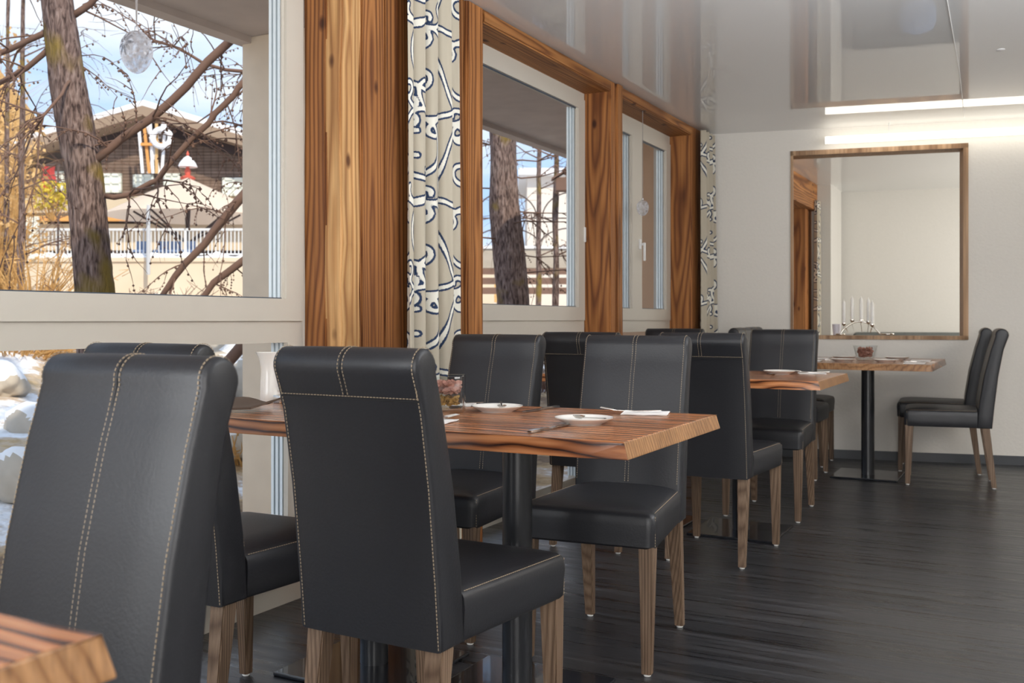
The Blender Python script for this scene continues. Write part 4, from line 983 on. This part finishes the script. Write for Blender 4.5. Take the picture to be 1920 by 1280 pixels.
# chalet
ZC = 33.0; kc = ZC/FPX
def cz(py): return H+(HOR-py)*kc
def cx(px): return (px-290)*kc
ch = thing('chalet', 'wooden alpine chalet with snowy gable roof behind the terrace', 'building', (*P(290, 599, ZC).xy, 0), YAW)
b = B(); zw = cz(368)
W_ = 4.9; sl_ = .30; za = cz(228)
f1 = [(-W_, zw), (W_, zw), (W_, za-sl_*W_), (0, za), (-W_, za-sl_*W_)]
vs0 = [b.verts.new((x, 0, z)) for x, z in f1]; vs1 = [b.verts.new((x, 8, z)) for x, z in f1]
b.faces.new(vs0[::-1]); b.faces.new(vs1)
for i in range(5): b.faces.new((vs0[i], vs0[(i+1) % 5], vs1[(i+1) % 5], vs1[i]))
for k in range(40): x = -W_+.12+k*.245; box(b, x, x+.03, -.03, 0, zw, za-sl_*abs(x)-.1)
obj('gable_wall', b, 'chalet_wood', ch)
b = B(); box(b, -W_, W_, .0, 8, 2.0, cz(415)); obj('ground_floor', b, 'chalet_dark', ch)
b = B(); box(b, -W_-.1, W_+.3, -.9, .05, cz(404), cz(378)); box(b, -W_, W_, -.05, .2, cz(372), zw+.02); obj('balcony_front', b, 'chalet_stucco', ch)
b = B(); box(b, -W_, W_+.3, -.95, -.75, cz(419), cz(411)); obj('awning', b, 'awning_orange', ch)
b = B(); box(b, -W_+.2, W_, -.3, 0, cz(470), cz(421)); obj('lower_wall', b, 'chalet_stucco', ch)
for sg in (-1, 1):
    th = .22; ax, ov = 0, 6.0
    def slab(b, t0, t1, y0, y1, xe):
        vs = [b.verts.new((x*sg, y, z)) for y in (y0, y1) for x, z in ((0, za+t0), (xe, za-sl_*xe+t0), (xe, za-sl_*xe+t1), (0, za+t1))]
        for f in ((0, 1, 2, 3), (7, 6, 5, 4), (0, 4, 5, 1), (1, 5, 6, 2), (2, 6, 7, 3), (3, 7, 4, 0)): b.faces.new([vs[i] for i in f])
    b = B(); slab(b, -.02, .30, -1.1, 8.3, ov); obj('roof', b, 'chalet_roof', ch)
    b = B(); slab(b, .30, .50, -1.0, 8.3, ov-.1); obj('roof_snow', b, 'snow', ch, label='thick white snow')
    b = B(); slab(b, -.32, -.02, -.15, .1, ov-1.0); obj('eave_board', b, 'chalet_dark', ch)
for px0, px1, py0, py1 in ((192, 230, 326, 362), (252, 290, 328, 352), (309, 340, 326, 350), (419, 460, 334, 368), (105, 122, 322, 360)):
    b = B(); x0, x1, z0, z1 = cx(px0), cx(px1), cz(py1), cz(py0); xm = (x0+x1)/2
    for q_ in ((x0, x1, z0, z0+.08), (x0, x1, z1-.08, z1), (x0, x0+.08, z0, z1), (x1-.08, x1, z0, z1), (xm-.03, xm+.03, z0, z1), (x0, x1, (z0+z1)/2-.02, (z0+z1)/2+.02)): box(b, q_[0], q_[1], -.14, -.03, q_[2], q_[3])
    wf = obj('window', b, 'window_paint', ch); b = B(); box(b, x0+.05, x1-.05, -.09, -.05, z0+.05, z1-.05); obj('pane', b, 'window_paint', wf)
# gable decorations
sk = thing('ski_bundle', 'fan of white and gold skis with a snowflake wreath on the chalet gable', 'decoration', (*P(286, 599, ZC-1.25).xy, 0), YAW)
for k, (x0, x1, m) in enumerate(((-.35, -.5, 'snow'), (-.12, -.32, 'awning_orange'), (.0, -.1, 'snow'), (.12, .12, 'birch_leaf'), (.3, .42, 'snow'), (-.2, .35, 'snow'), (.2, -.25, 'snow'))):
    b = B(); bar(b, (x0*.9, 0+k*.02, cz(335)), (x1*.9, k*.02, cz(243)), .09, .03, (0, 1, 0)); obj('ski', b, m, sk)
b = B(); tube(b, [(.32+.28*math.cos(a), -.08, cz(272)+.28*math.sin(a)) for a in np.linspace(0, 2*PI, 20)], .09, 8); obj('wreath', b, 'snow', sk)
tube_b = B(); box(tube_b, -.35, .35, -.1, -.02, cz(286), cz(281)); obj('strap', tube_b, 'awning_orange', sk)
fl = thing('red_banner', 'hanging red cloth on the left side of the chalet', 'banner', (*P(90, 599, 23).xy, 0), YAW)
b = B(); k25 = 23/FPX; nx = 8
g = [[b.verts.new(((-13+26*i/nx)*k25*(1-.2*math.sin(j*.9)), .06*math.sin(i*1.6+j*.5), H+(HOR-312-48*j/8)*k25)) for i in range(nx+1)] for j in range(9)]
for j in range(8):
    for i in range(nx): b.faces.new((g[j][i], g[j][i+1], g[j+1][i+1], g[j+1][i]))
bmesh.ops.solidify(b, geom=b.faces[:], thickness=.02); obj('cloth', b, 'cloth_red', fl)
b = B(); tube(b, [(-.25, .03, H+(HOR-309)*k25), (.25, .03, H+(HOR-309)*k25)], .02, 8); tube(b, [(.22, .03, H+(HOR-309)*k25), (.22, .03, 1.6)], .025, 8); obj('pole', b, 'iron', fl)
bl = thing('snow_lantern', 'red and white lantern with a snow hat above the parasol', 'lantern', (*P(352, 599, 31.4).xy, 0), YAW); kb = 31.4/FPX; zz = lambda py: H+(HOR-py)*kb
b = B(); lathe(b, [(.30, zz(313)), (.24, zz(305)), (.12, zz(296)), (.02, zz(292))], 16); obj('snow_hat', b, 'snow', bl, True)
b = B(); lathe(b, [(.07, zz(330)), (.10, zz(322)), (.05, zz(313))], 12); lathe(b, [(.03, zz(292)), (.05, zz(289)), (.01, zz(283))], 10); obj('body', b, 'red_paint', bl, True)
b = B(); lathe(b, [(.22, zz(336)), (.24, zz(333)), (.10, zz(329))], 16); tube(b, [(0, 0, zz(336)), (0, 0, 2.6)], .03, 8); obj('stand', b, 'red_paint', bl, True)
for k, (px, l) in enumerate(((262, 'blue terrace chair behind the railing, leftmost'), (302, 'blue terrace chair behind the railing, second from left'), (327, 'blue terrace chair behind the railing, third from left'), (352, 'blue terrace chair behind the railing, nearest the column'))):
    t = thing('terrace_chair', l, 'chair', (*P(px, 599, 27.5).xy, 2.6), YAW, 'blue terrace chairs')
    b = B(); box(b, -.16, .16, -.2, .2, .30, .36, .02); obj('seat', b, 'cushion_blue', t); b = B(); box(b, -.16, .16, .16, .2, .36, .62, .015); obj('backrest', b, 'cushion_blue', t)
    for sx in (-1, 1):
        for sy in (-1, 1): b = B(); box(b, sx*.14-.015, sx*.14+.015, sy*.17-.015, sy*.17+.015, 0, .30); obj('leg', b, 'cushion_blue', t)
# middle-window surroundings
Zm = 20.0; km = Zm/FPX
fm = thing('concrete_parapet', 'pale grey parapet with a snowy top outside the middle window', 'wall', (*P(1000, 599, Zm).xy, 0), YAW)
b = B(); box(b, -4, 6, 0, .3, H+(HOR-502)*km, H+(HOR-466)*km); obj('parapet', b, 'concrete', fm)
b = B(); box(b, -4, 6, -.04, .34, H+(HOR-466)*km, H+(HOR-461)*km); obj('snow_cap', b, 'snow', fm)
fn = thing('slatted_fence', 'brown horizontal board fence below the grey parapet', 'fence', (*P(1000, 599, Zm-.4).xy, 0), YAW)
for py0, py1 in ((516, 505), (534, 522), (552, 540)):
    b = B(); box(b, -4, 6, 0, .05, H+(HOR-py0)*km, H+(HOR-py1)*km); obj('board', b, 'fence_wood', fn)
for x in (-2.4, -.5, .45, 2.2): b = B(); box(b, x-.05, x+.05, .05, .13, .8, H+(HOR-503)*km); obj('fence_post', b, 'fence_wood', fn)
ir = thing('iron_arch_fence', 'thin iron fence of arches and uprights in the middle window', 'fence', (*P(1000, 599, Zm-.3+.4).xy, 0), YAW)
for i, x in enumerate((-1.9, -.55, .8, 2.1)):
    b = B(); r = .62; tube(b, [(x+r*math.cos(a), 0, H+(HOR-408)*km+r*.85*math.sin(a)) for a in np.linspace(0, PI, 16)], .014, 6)
    tube(b, [(x+r*1.1*math.cos(a), 0, H+(HOR-461)*km+r*.6*math.sin(a)) for a in np.linspace(0, PI, 16)], .014, 6); obj('arch', b, 'iron', ir)
    b = B(); tube(b, [(x+.67, 0, H+(HOR-461)*km), (x+.67, 0, H+(HOR-300)*km)], .016, 6); tube(b, [(x+.2, 0, H+(HOR-461)*km), (x+.2, 0, H+(HOR-360)*km)], .010, 6); obj('upright', b, 'iron', ir)
b = B(); tube(b, [(-3, 0, H+(HOR-408)*km), (4, 0, H+(HOR-408)*km)], .014, 6); obj('crossbar', b, 'iron', ir)
hw = thing('white_house', 'pale plastered house front filling the middle window background', 'building', (*P(1060, 599, 34).xy, 0), YAW)
k34 = 34/FPX
b = B(); box(b, -1.3, 7, 0, 6, .5, H+(HOR-330)*k34); obj('wall', b, 'house_white', hw)
b = B(); box(b, -1.6, 7.3, -.4, 6.4, H+(HOR-330)*k34, H+(HOR-318)*k34); obj('roof', b, 'snow', hw)
bh = thing('birdhouse', 'brown wooden birdhouse on the thin sapling in the middle window', 'birdhouse', P(1058, 345, 13.6), YAW)
b = B(); box(b, -.12, .12, -.1, .1, -.10, .08, .01); obj('box', b, 'fence_wood', bh)
b = B(); bar(b, (-.17, 0, .06), (.01, 0, .17), .28, .02, (0, 0, 1)); bar(b, (-.01, 0, .17), (.17, 0, .06), .28, .02, (0, 0, 1)); obj('roof', b, 'fence_wood', bh)
